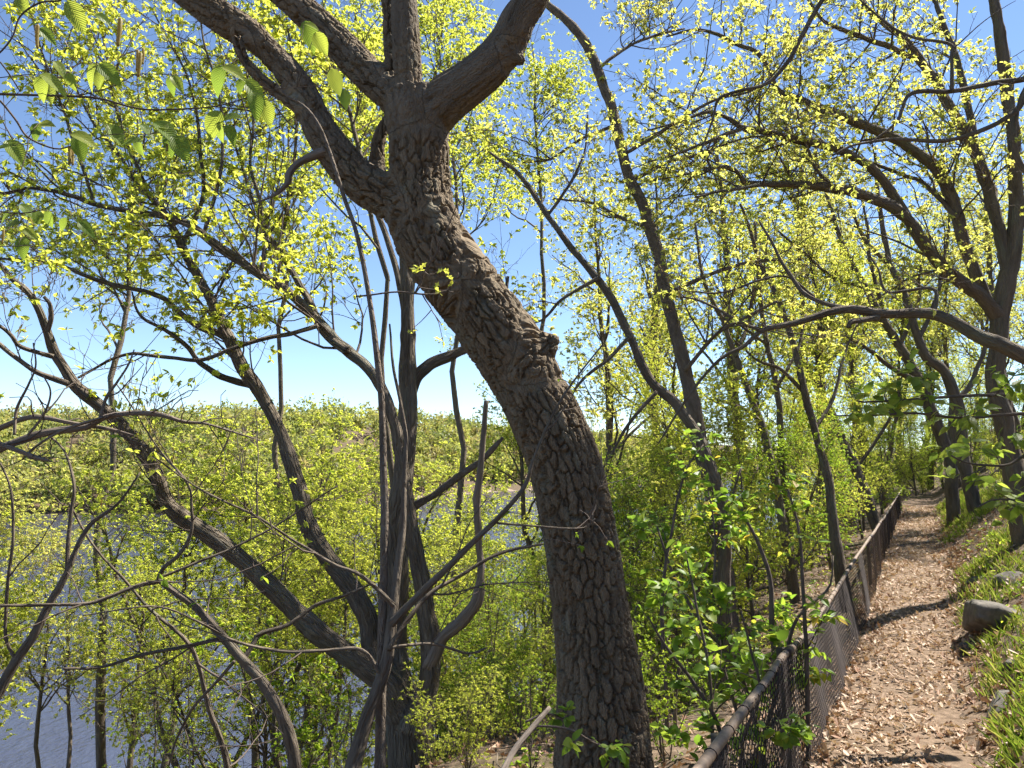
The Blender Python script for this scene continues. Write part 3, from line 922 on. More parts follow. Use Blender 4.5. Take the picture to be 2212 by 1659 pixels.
# thin grey saplings in front of it
traced_tree('grey_sapling', 'straight thin grey sapling standing before the many stemmed tree', [
    ([(818, 1720, 26), (820, 1600, 24), (822, 1500, 22), (826, 1300, 19), (828, 1100, 17), (825, 950, 15), (818, 820, 14), (800, 660, 12), (775, 520, 10), (745, 420, 9), (715, 330, 8), (690, 268, 7), (655, 225, 6), (620, 205, 4), (585, 160, 3)], 3.0, 3.3),
    ([(770, 640, 4), (850, 632, 4), (930, 638, 4), (975, 622, 3), (990, 590, 2)], 3.2, 3.15),
], 'grey_bark', dict(n1=1.6, L1=.45, n2=2.2, L2=.16, nc=1.0, nl=3, size=.04, tpl='oak', t0=.5, trunk_twigs=False), 'leaf_bright', 31, S=12, rough=.06)
traced_tree('forked_sapling', 'dark mottled sapling crossing the grey one, branches spreading to the right', [
    ([(752, 1740, 38), (762, 1655, 34), (790, 1560, 30), (815, 1490, 28), (836, 1420, 26), (846, 1340, 22), (856, 1240, 18), (868, 1140, 14), (872, 1040, 11), (874, 940, 8), (850, 800, 6), (840, 700, 4)], 2.9, 3.3),
    ([(842, 1350, 18), (900, 1290, 15), (960, 1232, 14), (1020, 1172, 12), (1080, 1112, 11), (1130, 1050, 9), (1150, 990, 7), (1200, 880, 5), (1255, 800, 4), (1300, 745, 3)], 3.0, 3.15),
    ([(838, 1405, 12), (880, 1340, 11), (930, 1280, 9), (1000, 1240, 8), (1080, 1195, 7), (1170, 1175, 5)], 3.0, 3.3),
    ([(850, 1310, 11), (815, 1275, 9), (770, 1240, 8), (720, 1222, 7), (650, 1180, 6), (560, 1120, 5), (440, 1060, 4), (330, 985, 3)], 3.0, 2.8),
    ([(822, 1460, 9), (780, 1405, 8), (700, 1408, 7), (620, 1410, 7), (520, 1390, 6), (430, 1345, 5), (330, 1310, 4), (180, 1330, 3)], 3.0, 2.7),
    ([(838, 1400, 7), (930, 1392, 6), (1010, 1412, 5), (1050, 1400, 4)], 3.0, 3.2),
    ([(1070, 1130, 5), (1150, 1136, 4), (1255, 1140, 4), (1285, 1118, 3)], 3.08, 3.1),
], 'dark_bark', dict(n1=3, L1=.55, n2=3, L2=.22, nc=.3, nl=3, size=.035, tpl='ovate', t0=.3), 'leaf_mid', 32, S=12, rough=.06)
traced_tree('arching_sapling', 'grey brown sapling arching to the left over the water', [
    ([(650, 1760, 32), (636, 1659, 27), (622, 1590, 26), (596, 1520, 24), (560, 1465, 22), (510, 1410, 20), (470, 1365, 18), (420, 1310, 16), (375, 1275, 14), (340, 1248, 13)], 4.2, 4.0),
    ([(345, 1252, 10), (290, 1264, 9), (200, 1300, 8), (120, 1308, 7), (0, 1310, 6), (-60, 1312, 4)], 4.0, 3.7),
    ([(340, 1248, 10), (352, 1222, 9), (385, 1195, 8), (410, 1150, 7), (412, 1100, 6), (402, 1040, 5), (330, 960, 4), (250, 830, 3)], 4.0, 3.9),
    ([(340, 1245, 6), (420, 1215, 6), (510, 1180, 5), (620, 1120, 4), (730, 1050, 3)], 4.0, 4.3),
    ([(500, 1400, 10), (475, 1380, 9), (400, 1395, 8), (300, 1415, 7), (220, 1440, 6), (138, 1444, 5)], 4.1, 3.8),
    ([(525, 1420, 11), (545, 1390, 10), (560, 1370, 10), (620, 1350, 9), (680, 1310, 8), (740, 1290, 6), (810, 1260, 4)], 4.1, 4.4),
    ([(505, 1425, 7), (450, 1490, 6), (410, 1540, 6), (380, 1600, 5), (360, 1659, 4)], 4.1, 4.3),
], 'dark_bark', dict(n1=3, L1=.7, n2=3, L2=.28, nc=.3, nl=3, size=.035, tpl='ovate', t0=.25), 'leaf_mid', 33, S=12, rough=.05)
traced_tree('leaning_sapling', 'dark thin sapling rising to the right from the lower left corner', [
    ([(-60, 1600, 24), (-5, 1500, 22), (40, 1420, 20), (75, 1370, 18), (110, 1300, 16), (140, 1250, 14), (170, 1180, 11), (200, 1130, 9), (255, 1085, 6), (300, 1020, 4)], 3.8, 4.0),
    ([(145, 1240, 9), (148, 1180, 9), (155, 1110, 8), (160, 1050, 7), (140, 980, 5), (100, 940, 4)], 3.95, 4.0),
    ([(35, 1430, 8), (10, 1370, 7), (18, 1250, 7), (30, 1160, 6), (24, 1060, 5), (0, 1000, 4)], 3.85, 3.7),
    ([(150, 1090, 5), (200, 1180, 5), (270, 1255, 6), (330, 1320, 7), (400, 1380, 9), (430, 1440, 10), (450, 1530, 11), (480, 1620, 12), (500, 1720, 13)], 4.0, 4.6),
], 'dark_bark', dict(n1=3.2, L1=.8, n2=3, L2=.3, nc=.35, nl=3, size=.035, tpl='simple', t0=.3), 'leaf_yellow', 34, S=10, rough=.06)

# bare dead boughs reaching in from the left
db1 = base_empty('dead_bough', at(-40, 985, 3.2))
tag(db1, 'bare weathered bough reaching in from the left edge above the water', 'branch')
DB = [([(-40, 985, 20), (0, 968, 18), (68, 944, 17), (137, 934, 16), (188, 927, 14), (222, 907, 13), (273, 896, 12), (341, 896, 10), (393, 910, 8), (444, 913, 6), (512, 934, 4), (560, 950, 2)], 3.2, 3.4),
      ([(-40, 935, 13), (0, 922, 12), (55, 902, 11), (100, 905, 11), (150, 918, 10), (230, 930, 8), (290, 945, 4)], 3.3, 3.3),
      ([(-30, 945, 12), (0, 958, 11), (40, 975, 10), (80, 990, 8), (110, 998, 3)], 3.15, 3.1),
      ([(215, 910, 8), (228, 862, 7), (250, 830, 6), (275, 790, 5), (288, 755, 3)], 3.25, 3.3),
      ([(222, 906, 6), (130, 938, 6), (60, 985, 5), (118, 1000, 2)], 3.25, 3.1),
      ([(30, 940, 6), (35, 880, 6), (60, 830, 5), (75, 790, 4), (70, 740, 3)], 3.2, 3.2),
      ([(60, 942, 5), (95, 900, 5), (110, 850, 4), (92, 810, 3)], 3.2, 3.2)]
for k, (p, a, b) in enumerate(DB):
    P, R = trace(p, a, b, 40, wob=.012)
    tube_obj('limb' if k else 'bough', P[None], R[None], 9, M['dead_wood'], db1, .18, 50 + k)
Pk, Rk = pack([trace(p, a, b) for p, a, b in DB])
A = sprout(np.random.default_rng(3), Pk, Rk, 34, .35, K=7, wig=.3, t0=.2)
V, F, B = tube_geo(A[0], A[1], 5, False)
tag(link_mesh('twigs', make_mesh('twigs', V, F, True, {'barkco': B}), M['twig'], db1), kind='stuff')

# slender trees right of the oak, below the fence
YS = dict(n1=5, L1=1.7, n2=7, L2=.6, n3=2.6, L3=.24, nc=2.0, nl=4, size=.047, tpl='mid', t0=.25, cat=.9, up=.2)
traced_tree('slender_tree', 'tall slender grey tree curving up to the left, right of the oak', [
    ([(1572, 1330, 44), (1556, 1180, 38), (1545, 1100, 36), (1522, 1000, 35), (1502, 900, 33), (1478, 800, 31), (1460, 719, 29), (1440, 633, 28), (1421, 553, 26), (1404, 495, 26), (1384, 437, 25), (1357, 386, 24), (1340, 317, 24), (1322, 239, 23), (1302, 181, 22), (1282, 130, 21), (1251, 75, 20), (1220, 38, 19), (1182, 7, 17), (1120, -50, 12)], 8.8, 9.4),
    ([(1345, 335, 9), (1420, 290, 8), (1500, 240, 7), (1560, 210, 6), (1650, 180, 4), (1720, 90, 3)], 9.2, 8.8),
    ([(1362, 395, 9), (1440, 350, 8), (1520, 330, 7), (1600, 300, 5), (1700, 290, 3)], 9.2, 9.6),
    ([(1330, 270, 8), (1260, 300, 7), (1190, 340, 6), (1130, 350, 4)], 9.3, 9.0),
    ([(1440, 633, 10), (1520, 600, 9), (1600, 570, 7), (1690, 560, 5)], 9.0, 8.4),
    ([(1404, 495, 9), (1340, 470, 8), (1280, 440, 6), (1200, 430, 4)], 9.1, 9.5),
    ([(1478, 800, 10), (1540, 730, 8), (1600, 690, 7), (1680, 650, 5)], 8.9, 8.2),
    ([(1290, 150, 8), (1340, 110, 7), (1400, 80, 6), (1480, 60, 4)], 9.3, 9.8),
], 'grey_bark', YS, 'leaf_yellow', 41)
traced_tree('thin_leaning_tree', 'thin dark tree leaning left between the oak and the slender tree', [
    ([(1560, 1100, 26), (1515, 965, 24), (1459, 875, 22), (1418, 838, 21), (1391, 804, 20), (1357, 722, 19), (1322, 647, 18), (1281, 592, 17), (1240, 541, 15), (1213, 505, 14), (1186, 468, 13), (1148, 413, 11), (1114, 369, 9), (1060, 330, 6)], 7.6, 8.2),
    ([(1290, 600, 9), (1250, 625, 8), (1210, 650, 7), (1170, 690, 5), (1140, 700, 3)], 7.9, 7.7),
    ([(1360, 728, 9), (1310, 780, 8), (1270, 810, 7), (1235, 850, 5)], 7.8, 7.5),
    ([(1415, 845, 9), (1370, 900, 8), (1330, 960, 6), (1310, 1000, 4)], 7.7, 7.5),
    ([(1186, 468, 7), (1230, 400, 6), (1260, 330, 5), (1270, 250, 4)], 8.1, 8.4),
], 'dark_bark', dict(YS, n1=2.4, L1=.9, cat=.6), 'leaf_yellow', 42)

# spreading tree on the bank at the right edge
RY = 11.0
traced_tree('spreading_tree', 'large dark tree at the right edge, limbs sweeping across the sky to the left', [
    ([(2212, 1200, 48), (2200, 1080, 42), (2188, 992, 39), (2172, 924, 37), (2150, 821, 37), (2156, 740, 37), (2162, 668, 39), (2176, 600, 36), (2190, 520, 33), (2196, 420, 30), (2190, 300, 26), (2170, 160, 26), (2150, 20, 22), (2140, -80, 17)], RY, RY),
    ([(2160, 690, 32), (2126, 644, 30), (2092, 618, 30), (2040, 580, 28), (1993, 520, 26), (1965, 476, 24), (1921, 446, 26), (1870, 427, 23), (1801, 406, 20), (1733, 398, 16), (1665, 398, 14), (1607, 393, 12), (1597, 376, 10), (1573, 360, 9), (1545, 360, 8), (1511, 372, 7), (1460, 382, 4), (1410, 390, 3)], RY, RY - 2.2),
    ([(1960, 470, 24), (1921, 408, 21), (1887, 369, 20), (1836, 338, 19), (1784, 317, 18), (1716, 300, 17), (1648, 283, 15), (1603, 273, 12), (1573, 253, 10), (1528, 242, 8), (1460, 266, 5), (1400, 280, 3)], RY - .6, RY - 2.0),
    ([(2130, 645, 24), (2080, 520, 26), (2060, 430, 26), (2020, 362, 25), (1972, 328, 23), (1938, 300, 21), (1853, 263, 20), (1818, 249, 19), (1750, 225, 17), (1699, 208, 14), (1675, 188, 13), (1661, 154, 11), (1638, 116, 10), (1597, 96, 9), (1545, 72, 8), (1494, 65, 6), (1440, 78, 4)], RY + .3, RY - .8),
    ([(2175, 600, 24), (2143, 430, 26), (2098, 307, 24), (2061, 246, 22), (2023, 178, 20), (1986, 126, 19), (1952, 85, 16), (1904, 44, 13), (1860, 0, 10), (1820, -50, 8)], RY, RY + .6),
    ([(1990, 130, 13), (1955, 119, 13), (1914, 99, 12), (1846, 72, 11), (1784, 44, 8), (1740, -10, 6)], RY + .4, RY - .2),
    ([(2110, 330, 17), (2085, 200, 15), (2060, 110, 14), (2030, 40, 11), (2010, -40, 8)], RY + .4, RY + 1.0),
    ([(1603, 275, 9), (1545, 298, 8), (1500, 315, 7), (1460, 333, 5), (1400, 350, 3)], RY - 1.8, RY - 2.4),
    ([(1640, 398, 9), (1590, 408, 8), (1545, 415, 7), (1500, 425, 4)], RY - 2, RY - 2.4),
    ([(1801, 404, 8), (1760, 360, 7), (1740, 300, 6), (1720, 230, 4)], RY - 1.4, RY - 1.2),
    ([(2070, 470, 12), (2000, 400, 10), (1950, 380, 8), (1880, 350, 7), (1830, 330, 4)], RY, RY + .8),
], 'dark_bark', dict(n1=4.6, L1=1.9, n2=8, L2=.7, n3=2.6, L3=.28, nc=2.6, nl=4, size=.052, tpl='mid', t0=.15, cat=1.2, up=.2), 'leaf_yellow', 43, S=18)

# low bough of a tree standing outside the frame, over the path
low = base_empty('low_bough', at(2330, 800, 6.0))
tag(low, 'long dark bough arching over the path from the right edge', 'branch')
LB = [([(2330, 810, 40), (2211, 767, 35), (2160, 743, 33), (2109, 722, 32), (2057, 695, 27), (2006, 679, 25), (1938, 678, 23), (1870, 671, 21), (1829, 667, 18), (1784, 674, 16), (1733, 692, 14), (1682, 702, 12), (1644, 712, 11), (1610, 743, 9), (1562, 772, 8), (1510, 830, 6), (1460, 900, 5), (1420, 960, 3)], 6.0, 5.6),
      ([(1829, 666, 12), (1784, 654, 11), (1743, 637, 10), (1719, 613, 9), (1692, 572, 7), (1672, 531, 6), (1640, 480, 4)], 5.8, 6.0),
      ([(1644, 712, 8), (1593, 691, 7), (1560, 672, 6), (1511, 650, 5), (1460, 640, 4)], 5.7, 5.9),
      ([(1895, 684, 14), (1860, 690, 13), (1838, 694, 12), (1832, 706, 9)], 5.8, 5.7),
      ([(2020, 680, 8), (2025, 640, 7), (2008, 622, 7), (1920, 630, 6), (1900, 580, 5), (1880, 550, 4)], 5.9, 6.1),
      ([(1760, 640, 6), (1700, 600, 5), (1640, 605, 5), (1560, 630, 4), (1480, 630, 3)], 5.9, 6.1)]
LT = []
for k, (p, a, b) in enumerate(LB):
    P, R = trace(p, a, b, 54, wob=.014)
    LT.append((P, R))
    tube_obj('limb' if k else 'bough', P[None], R[None], 12, M['dark_bark'], low, .14, 60 + k)
dress(low, np.random.default_rng(61), LT, dict(n1=2.6, L1=.7, n2=4.5, L2=.35, n3=1.2, L3=.18, nc=.55, nl=3, size=.05, tpl='oak', t0=.25, cat=.4, up=.25), 'leaf_yellow')

# dark boughs crossing the upper right
up = base_empty('upper_bough', at(2300, 150, 6.5))
tag(up, 'dark twisting bough crossing the upper right sky in front of the spreading tree', 'branch')
UB = [([(2300, 150, 14), (2211, 171, 13), (2160, 178, 12), (2057, 198, 11), (1972, 201, 9), (1950, 235, 8), (1938, 262, 7), (1880, 310, 5)], 6.5, 6.2),
      ([(2300, 120, 18), (2240, 160, 17), (2211, 205, 16), (2194, 239, 11), (2126, 280, 10), (2040, 304, 9), (1938, 300, 8), (1853, 311, 6), (1801, 335, 4)], 6.4, 6.0),
      ([(2194, 239, 14), (2186, 290, 14), (2200, 350, 13), (2240, 400, 12)], 6.4, 6.5),
      ([(2055, 198, 8), (2052, 120, 7), (2048, 95, 7), (1960, 75, 6), (1890, 30, 5), (1830, -30, 4)], 6.3, 6.6),
      ([(1830, -60, 12), (1777, 0, 11), (1726, 85, 10), (1692, 143, 9), (1651, 184, 8), (1562, 208, 7), (1540, 260, 5), (1510, 330, 3)], 6.2, 6.0)]
UT = []
for k, (p, a, b) in enumerate(UB):
    P, R = trace(p, a, b, 44, wob=.014)
    UT.append((P, R))
    tube_obj('limb' if k else 'bough', P[None], R[None], 10, M['dark_bark'], up, .12, 80 + k)
dress(up, np.random.default_rng(62), UT, dict(n1=2.4, L1=.7, n2=4, L2=.35, n3=1.2, L3=.18, nc=.8, nl=4, size=.055, tpl='oak', t0=.2, cat=.3, up=.2), 'leaf_yellow')

# trunks along the path
PS = dict(n1=3.6, L1=1.7, n2=6, L2=.8, n3=2.4, L3=.3, nc=3.4, nl=4, size=.06, tpl='simple', t0=.3, cat=.5, up=.15)
traced_tree('path_tree', 'inner of two dark trunks leaning left on the grassy bank beyond the path', [
    ([(2060, 1120, 26), (2056, 1060, 27), (2052, 1000, 26), (2030, 930, 25), (2005, 870, 24), (1982, 818, 22), (1948, 756, 20), (1921, 715, 18), (1887, 650, 15), (1853, 599, 13), (1822, 531, 11), (1790, 440, 8), (1760, 330, 6)], 17.5, 18.5),
    ([(1940, 745, 10), (1965, 700, 9), (1985, 640, 7), (1990, 560, 5)], 18, 18.5),
    ([(1985, 822, 12), (1920, 790, 10), (1850, 740, 8), (1780, 700, 5)], 17.8, 17),
    ([(1870, 625, 10), (1800, 600, 8), (1730, 540, 6), (1680, 500, 4)], 18.2, 17.5),
    ([(1915, 705, 10), (1880, 560, 8), (1870, 470, 6), (1850, 400, 4)], 18.2, 19)], 'dark_bark', PS, 'leaf_yellow', 51, S=12)
traced_tree('path_tree', 'outer of two dark trunks leaning left on the grassy bank, beside the first', [
    ([(2112, 1122, 28), (2100, 1070, 28), (2080, 980, 27), (2070, 880, 25), (2040, 800, 22), (2000, 770, 20), (1982, 722, 18), (1965, 668, 16), (1938, 599, 14), (1917, 541, 12), (1900, 440, 9), (1890, 330, 6)], 16.5, 17),
    ([(2066, 870, 12), (2110, 800, 10), (2130, 720, 8), (2135, 620, 5)], 16.6, 17.4),
    ([(1985, 730, 11), (2020, 650, 9), (2040, 560, 7), (2050, 460, 5)], 16.8, 17.6),
    ([(1930, 580, 9), (1870, 520, 7), (1830, 430, 5)], 17, 16.4)], 'dark_bark', PS, 'leaf_yellow', 52, S=12)
traced_tree('fence_tree', 'dark trunk leaning hard to the left out of the fence line', [
    ([(1918, 1200, 27), (1903, 1165, 25), (1880, 1098, 24), (1862, 1045, 23), (1848, 1005, 21), (1822, 958, 18), (1801, 907, 16), (1765, 830, 13), (1720, 750, 10), (1690, 660, 7)], 17.0, 18.2),
    ([(1850, 1010, 9), (1900, 940, 7), (1930, 880, 5), (1950, 800, 3)], 17.4, 18.2),
    ([(1800, 905, 9), (1740, 870, 7), (1680, 830, 5)], 17.8, 17.2)], 'dark_bark', dict(PS, n1=2.0, L1=1.0), 'leaf_bright', 53, S=12)
traced_tree('fence_tree', 'upright dark trunk among leaves just below the fence', [
    ([(1818, 1250, 26), (1806, 1170, 23), (1796, 1091, 20), (1786, 1026, 19), (1760, 924, 17), (1740, 855, 16), (1716, 753, 14), (1690, 660, 12), (1640, 560, 9), (1600, 440, 6)], 10.4, 11.2),
    ([(1762, 930, 9), (1800, 860, 8), (1820, 780, 6), (1850, 700, 4)], 10.8, 11.5),
    ([(1738, 850, 9), (1690, 800, 8), (1640, 780, 6), (1590, 740, 4)], 10.9, 10.2)], 'dark_bark', dict(PS, n1=2.0, L1=1.1), 'leaf_bright', 54, S=12)
traced_tree('woodland_tree', 'straight thin black trunk behind the shrub, right of the slender tree', [
    ([(1712, 1290, 20), (1706, 1180, 19), (1696, 1077, 17), (1688, 960, 15), (1678, 838, 13), (1655, 736, 11), (1640, 620, 9), (1630, 480, 6)], 12, 12.6),
    ([(1678, 838, 8), (1720, 760, 7), (1740, 680, 5)], 12.3, 12.8),
    ([(1660, 745, 7), (1600, 700, 6), (1560, 640, 4)], 12.3, 11.8)], 'dark_bark', dict(PS, n1=2.2, L1=1.1), 'leaf_bright', 55, S=10)
traced_tree('woodland_tree', 'dark trunk leaning left behind the shrub, beside the straight black trunk', [
    ([(1712, 1240, 22), (1690, 1130, 20), (1675, 1040, 18), (1651, 941, 17), (1620, 855, 15), (1590, 770, 13), (1560, 690, 10), (1520, 600, 8), (1500, 480, 5)], 11.4, 12.5),
    ([(1640, 910, 8), (1600, 880, 7), (1540, 860, 5)], 11.8, 11.2),
    ([(1590, 770, 8), (1620, 690, 7), (1630, 600, 5)], 12, 12.6)], 'dark_bark', dict(PS, n1=2.2, L1=1.1), 'leaf_bright', 56, S=10)

# ------------------------------------------------------------------ woodland trees and shrubs, copied from a few kinds
def gen_tree(name, seed, H, r0, c0, spread, nlimb, spec, leafmat, barkmat='dark_bark', lean=.06, stems=1, ang=(30, 62)):
    """one tree of a kind at the origin: trunk, limbs, twigs, crown"""
    r = np.random.default_rng(seed)
    root = empty(name)
    LP, LR = [], []
    for s in range(stems):
        az = r.random() * 6.28
        ln = (lean if stems == 1 else .28) * H
        K = 14
        t = np.linspace(0, 1, K)
        P = np.column_stack([math.cos(az) * ln * t ** 1.4, math.sin(az) * ln * t ** 1.4, -.3 + t * (H * .95 + .3) * (1 if s == 0 else r.uniform(.65, .95))])
        P[1:, :2] += np.cumsum(r.normal(size=(K - 1, 2)) * H * .007, 0)
        R = r0 * (1.25 * np.exp(-t * 9) * .35 + (1 - t) ** .8 * .95 + .06) * (1 if s == 0 else .7)
        P2, R2 = resample(P, R, 22)
        tube_obj('trunk' if s == 0 else 'stem', P2[None], R2[None], 8, M[barkmat], root, .1, seed + s)
        n = max(3, nlimb // stems)
        Pl, Rl = sprout(r, P[None], R[None], n, spread * H, ang=ang, up=.45, K=9, wig=.17, t0=c0, t1=.97, rs=.6, fall=.55, rk=.016)
        LP.append(Pl); LR.append(Rl)
        LP.append(resample(P[8:], R[8:], 9)[0][None]); LR.append(resample(P[8:], R[8:], 9)[1][None])
    LP, LR = np.concatenate(LP), np.concatenate(LR)
    V, F, B = tube_geo(LP, LR, 5, False)
    tag(link_mesh('limbs', make_mesh('limbs', V, F, True, {'barkco': B}), M[barkmat], root), kind='stuff')
    dress(root, r, list(zip(LP, LR)), spec, leafmat)
    return root


G_A = dict(n1=2.4, L1=1.7, n2=6, L2=.75, n3=2.6, L3=.35, nc=4, nl=4, size=.07, tpl='simple', t0=.2, cat=.25, up=.15)
slope_kinds = [
    gen_tree('slope_tree', 101, 11, .12, .5, .30, 18, dict(G_A, n1=2.6, nc=3.6, size=.075), 'leaf_bright', 'dark_bark'),
    gen_tree('slope_tree', 102, 11, .11, .46, .32, 18, dict(G_A, n1=2.6, nc=3.4, size=.072), 'leaf_bright', 'furrow_bark', stems=2),
    gen_tree('slope_tree', 103, 11, .09, .68, .24, 16, dict(G_A, n1=2.4, nc=2.2, size=.068), 'leaf_yellow', 'grey_bark'),
]
tall_kinds = [
    gen_tree('tall_tree', 131, 19, .10, .64, .24, 16, dict(G_A, n1=2.6, nc=3.8, size=.07), 'leaf_bright', 'dark_bark'),
    gen_tree('tall_tree', 132, 19, .09, .60, .22, 16, dict(G_A, n1=2.6, nc=3.8, size=.07), 'leaf_bright', 'grey_bark', .1),
]
under_kinds = [
    gen_tree('young_tree', 141, 5.5, .045, .08, .42, 26, dict(G_A, n1=3.2, L1=1.0, L2=.5, nc=2.8, size=.055), 'leaf_bright', 'dark_bark', .1, ang=(45, 85)),
    gen_tree('young_tree', 142, 5.5, .04, .05, .40, 26, dict(G_A, n1=3.2, L1=1.0, L2=.5, nc=2.6, size=.055), 'leaf_mid', 'dark_bark', .1, stems=2, ang=(45, 85)),
]
wood_kinds = [
    gen_tree('wood_tree', 111, 13, .14, .25, .26, 18, dict(G_A, n1=2.2), 'leaf_yellow', 'dark_bark', .1),
    gen_tree('wood_tree', 112, 13, .11, .2, .28, 18, dict(G_A, n1=2.4), 'leaf_bright', 'dark_bark', .14),
    gen_tree('wood_tree', 113, 13, .16, .3, .28, 16, dict(G_A, n1=2.2), 'leaf_yellow', 'grey_bark', .05),
]
shrub_kinds = [
    gen_tree('wild_shrub', 121, 2.6, .022, .12, .38, 26, dict(n1=5, L1=.5, n2=4, L2=.28, nc=3, nl=4, size=.05, tpl='simple', t0=.1, up=.2), 'leaf_mid', 'twig', stems=4),
    gen_tree('wild_shrub', 122, 2.6, .02, .1, .40, 26, dict(n1=5, L1=.5, n2=4, L2=.3, nc=3, nl=4, size=.05, tpl='simple', t0=.1, up=.2), 'leaf_bright', 'twig', stems=4),
    gen_tree('wild_shrub', 123, 4.5, .03, .15, .3, 26, dict(n1=3.5, L1=.6, n2=4, L2=.3, nc=1.3, nl=3, size=.045, tpl='simple', t0=.1, up=.2), 'leaf_mid', 'dark_bark', stems=3),
]
KIND_H = {}
for k_ in slope_kinds: KIND_H[k_] = 11
for k_ in wood_kinds: KIND_H[k_] = 13
for k_ in tall_kinds: KIND_H[k_] = 19
for k_ in under_kinds: KIND_H[k_] = 5.5
for k_, h_ in zip(shrub_kinds, (2.6, 2.6, 4.5)): KIND_H[k_] = h_
used = set()
rr_ = np.random.default_rng(77)


def place(kind, x, y, sc, label, cat, group):
    z = height1(x, y)
    rz = rr_.random() * 6.28
    if kind not in used:
        used.add(kind)
        o = kind
        o.location = (x, y, z); o.rotation_euler = (0, 0, rz); o.scale = (sc, sc, sc)
    else:
        o = copy_tree(kind, (x, y, z), rz, sc)
    tag(o, label, cat, group)
    return o


PLACED = {}
ORD = 'first second third fourth fifth sixth seventh eighth ninth'.split()


def by_top(kind, px_, top, Y, label, cat, group):
    p = at(px_, top, Y)
    h = p[2] - height1(p[0], p[1])
    o = place(kind, p[0], p[1], max(.3, h / KIND_H[kind]), label, cat, group)
    PLACED.setdefault(group, []).append((px_, o))
    return o


# trees on the slope between the camera and the river: (x, top, distance, kind)
for x, top, Y, k in [(-40, 1120, 20, 2), (70, 1150, 23, 2), (190, 1170, 26, 2), (300, 1130, 27, 0), (390, 1000, 24, 0), (470, 960, 20, 1), (560, 920, 26, 0), (630, 970, 18, 1),
                     (700, 910, 22, 0), (770, 950, 27, 1), (840, 1010, 19, 0), (930, 1075, 23, 1), (1000, 1120, 27, 0), (1080, 1110, 19, 1), (1150, 1150, 24, 0), (990, 1200, 16, 1), (-90, 900, 17, 0), (20, 1020, 30, 2), (530, 1090, 15, 1), (720, 1120, 14, 0)]:
    by_top(slope_kinds[k], x, top, Y, ['bright yellow green tree rooted on the slope above the river', 'bright green tree with two stems on the slope above the river', 'pale yellow tree rooted low on the slope by the water'][k], 'tree', ['yellow green slope trees', 'two stemmed slope trees', 'pale yellow slope trees'][k])
# young trees screening the water
for x, top, Y, k in [(950, 1130, 13, 0), (1030, 1170, 12, 0), (1100, 1150, 15, 1), (1165, 1190, 11, 0), (905, 1190, 11, 0), (1060, 1240, 9.5, 1), (580, 1100, 19, 0), (680, 1050, 21, 0), (1130, 1080, 28, 0), (1010, 1060, 30, 0)]:
    by_top(under_kinds[k], x, top, Y, ['young yellow green tree on the slope screening the water', 'young mid green two stemmed tree on the slope screening the water'][k], 'tree', ['young yellow green trees on the slope', 'young mid green trees on the slope'][k])
# tall trees whose crowns fill the upper left
for x, top, Y, k in [(-160, -60, 15, 0), (850, -150, 14, 0), (880, -220, 20, 1), (640, -60, 22, 1), (1180, -60, 21, 0), (1010, -160, 16, 1), (300, -20, 25, 0)]:
    by_top(tall_kinds[k], x, top, Y, 'tall bright crowned tree behind the oak', 'tree', 'tall trees behind the oak')
# wood left of the path, below the fence
for x, top, Y, k in [(1190, 560, 22, 1), (1290, 350, 19, 0), (1380, 480, 15, 2), (1430, 250, 24, 0), (1480, 600, 13, 1), (1540, 350, 18, 1), (1590, 150, 26, 2), (1620, 520, 15, 1), (1680, 300, 21, 0), (1730, 420, 17, 1), (1770, 150, 28, 0), (1800, 480, 21, 1), (1840, 380, 33, 2), (1880, 500, 27, 1), (1910, 450, 40, 1), (1500, 800, 11, 1), (1650, 880, 13, 1), (1350, 900, 12, 1), (1740, 850, 15, 1), (1850, 820, 20, 1), (1900, 780, 30, 0), (1930, 700, 48, 1), (1940, 800, 60, 0)]:
    by_top(wood_kinds[k], x, top, Y, ['dark leaning tree with yellowish leaves in the wood below the fence', 'light green tree in the wood below the fence', 'grey trunked tree in the wood below the fence'][k], 'tree', ['yellowish trees in the wood', 'light green trees in the wood', 'grey trunked trees in the wood'][k])
# young trees filling the wood at eye height
for x, top, Y, k in [(1360, 950, 9, 1), (1440, 900, 11, 0), (1380, 1050, 14, 0), (1510, 880, 10, 0), (1570, 900, 13, 1), (1620, 860, 9.5, 0), (1660, 900, 16, 0), (1700, 840, 12, 1), (1740, 900, 19, 0), (1780, 860, 14, 0), (1815, 900, 22, 1), (1850, 850, 18, 0), (1870, 900, 27, 0), (1895, 880, 24, 1), (1920, 900, 33, 0), (1470, 980, 17, 0), (1540, 960, 21, 1), (1610, 960, 25, 0), (1690, 960, 29, 0), (1760, 950, 34, 1), (1830, 940, 40, 0), (1900, 950, 46, 0), (1330, 1080, 18, 1), (1250, 1100, 22, 0), (1940, 940, 42, 0), (1350, 1020, 8, 0), (1400, 1000, 7.5, 1), (1460, 1020, 8.5, 0), (1330, 1000, 25, 0), (1400, 980, 30, 0), (1460, 960, 26, 0)]:
    by_top(under_kinds[k], x, top, Y, ['young yellow green tree leafy to the ground in the wood below the fence', 'young mid green two stemmed tree in the wood below the fence'][k], 'tree', ['young yellow green trees in the wood', 'young mid green trees in the wood'][k])
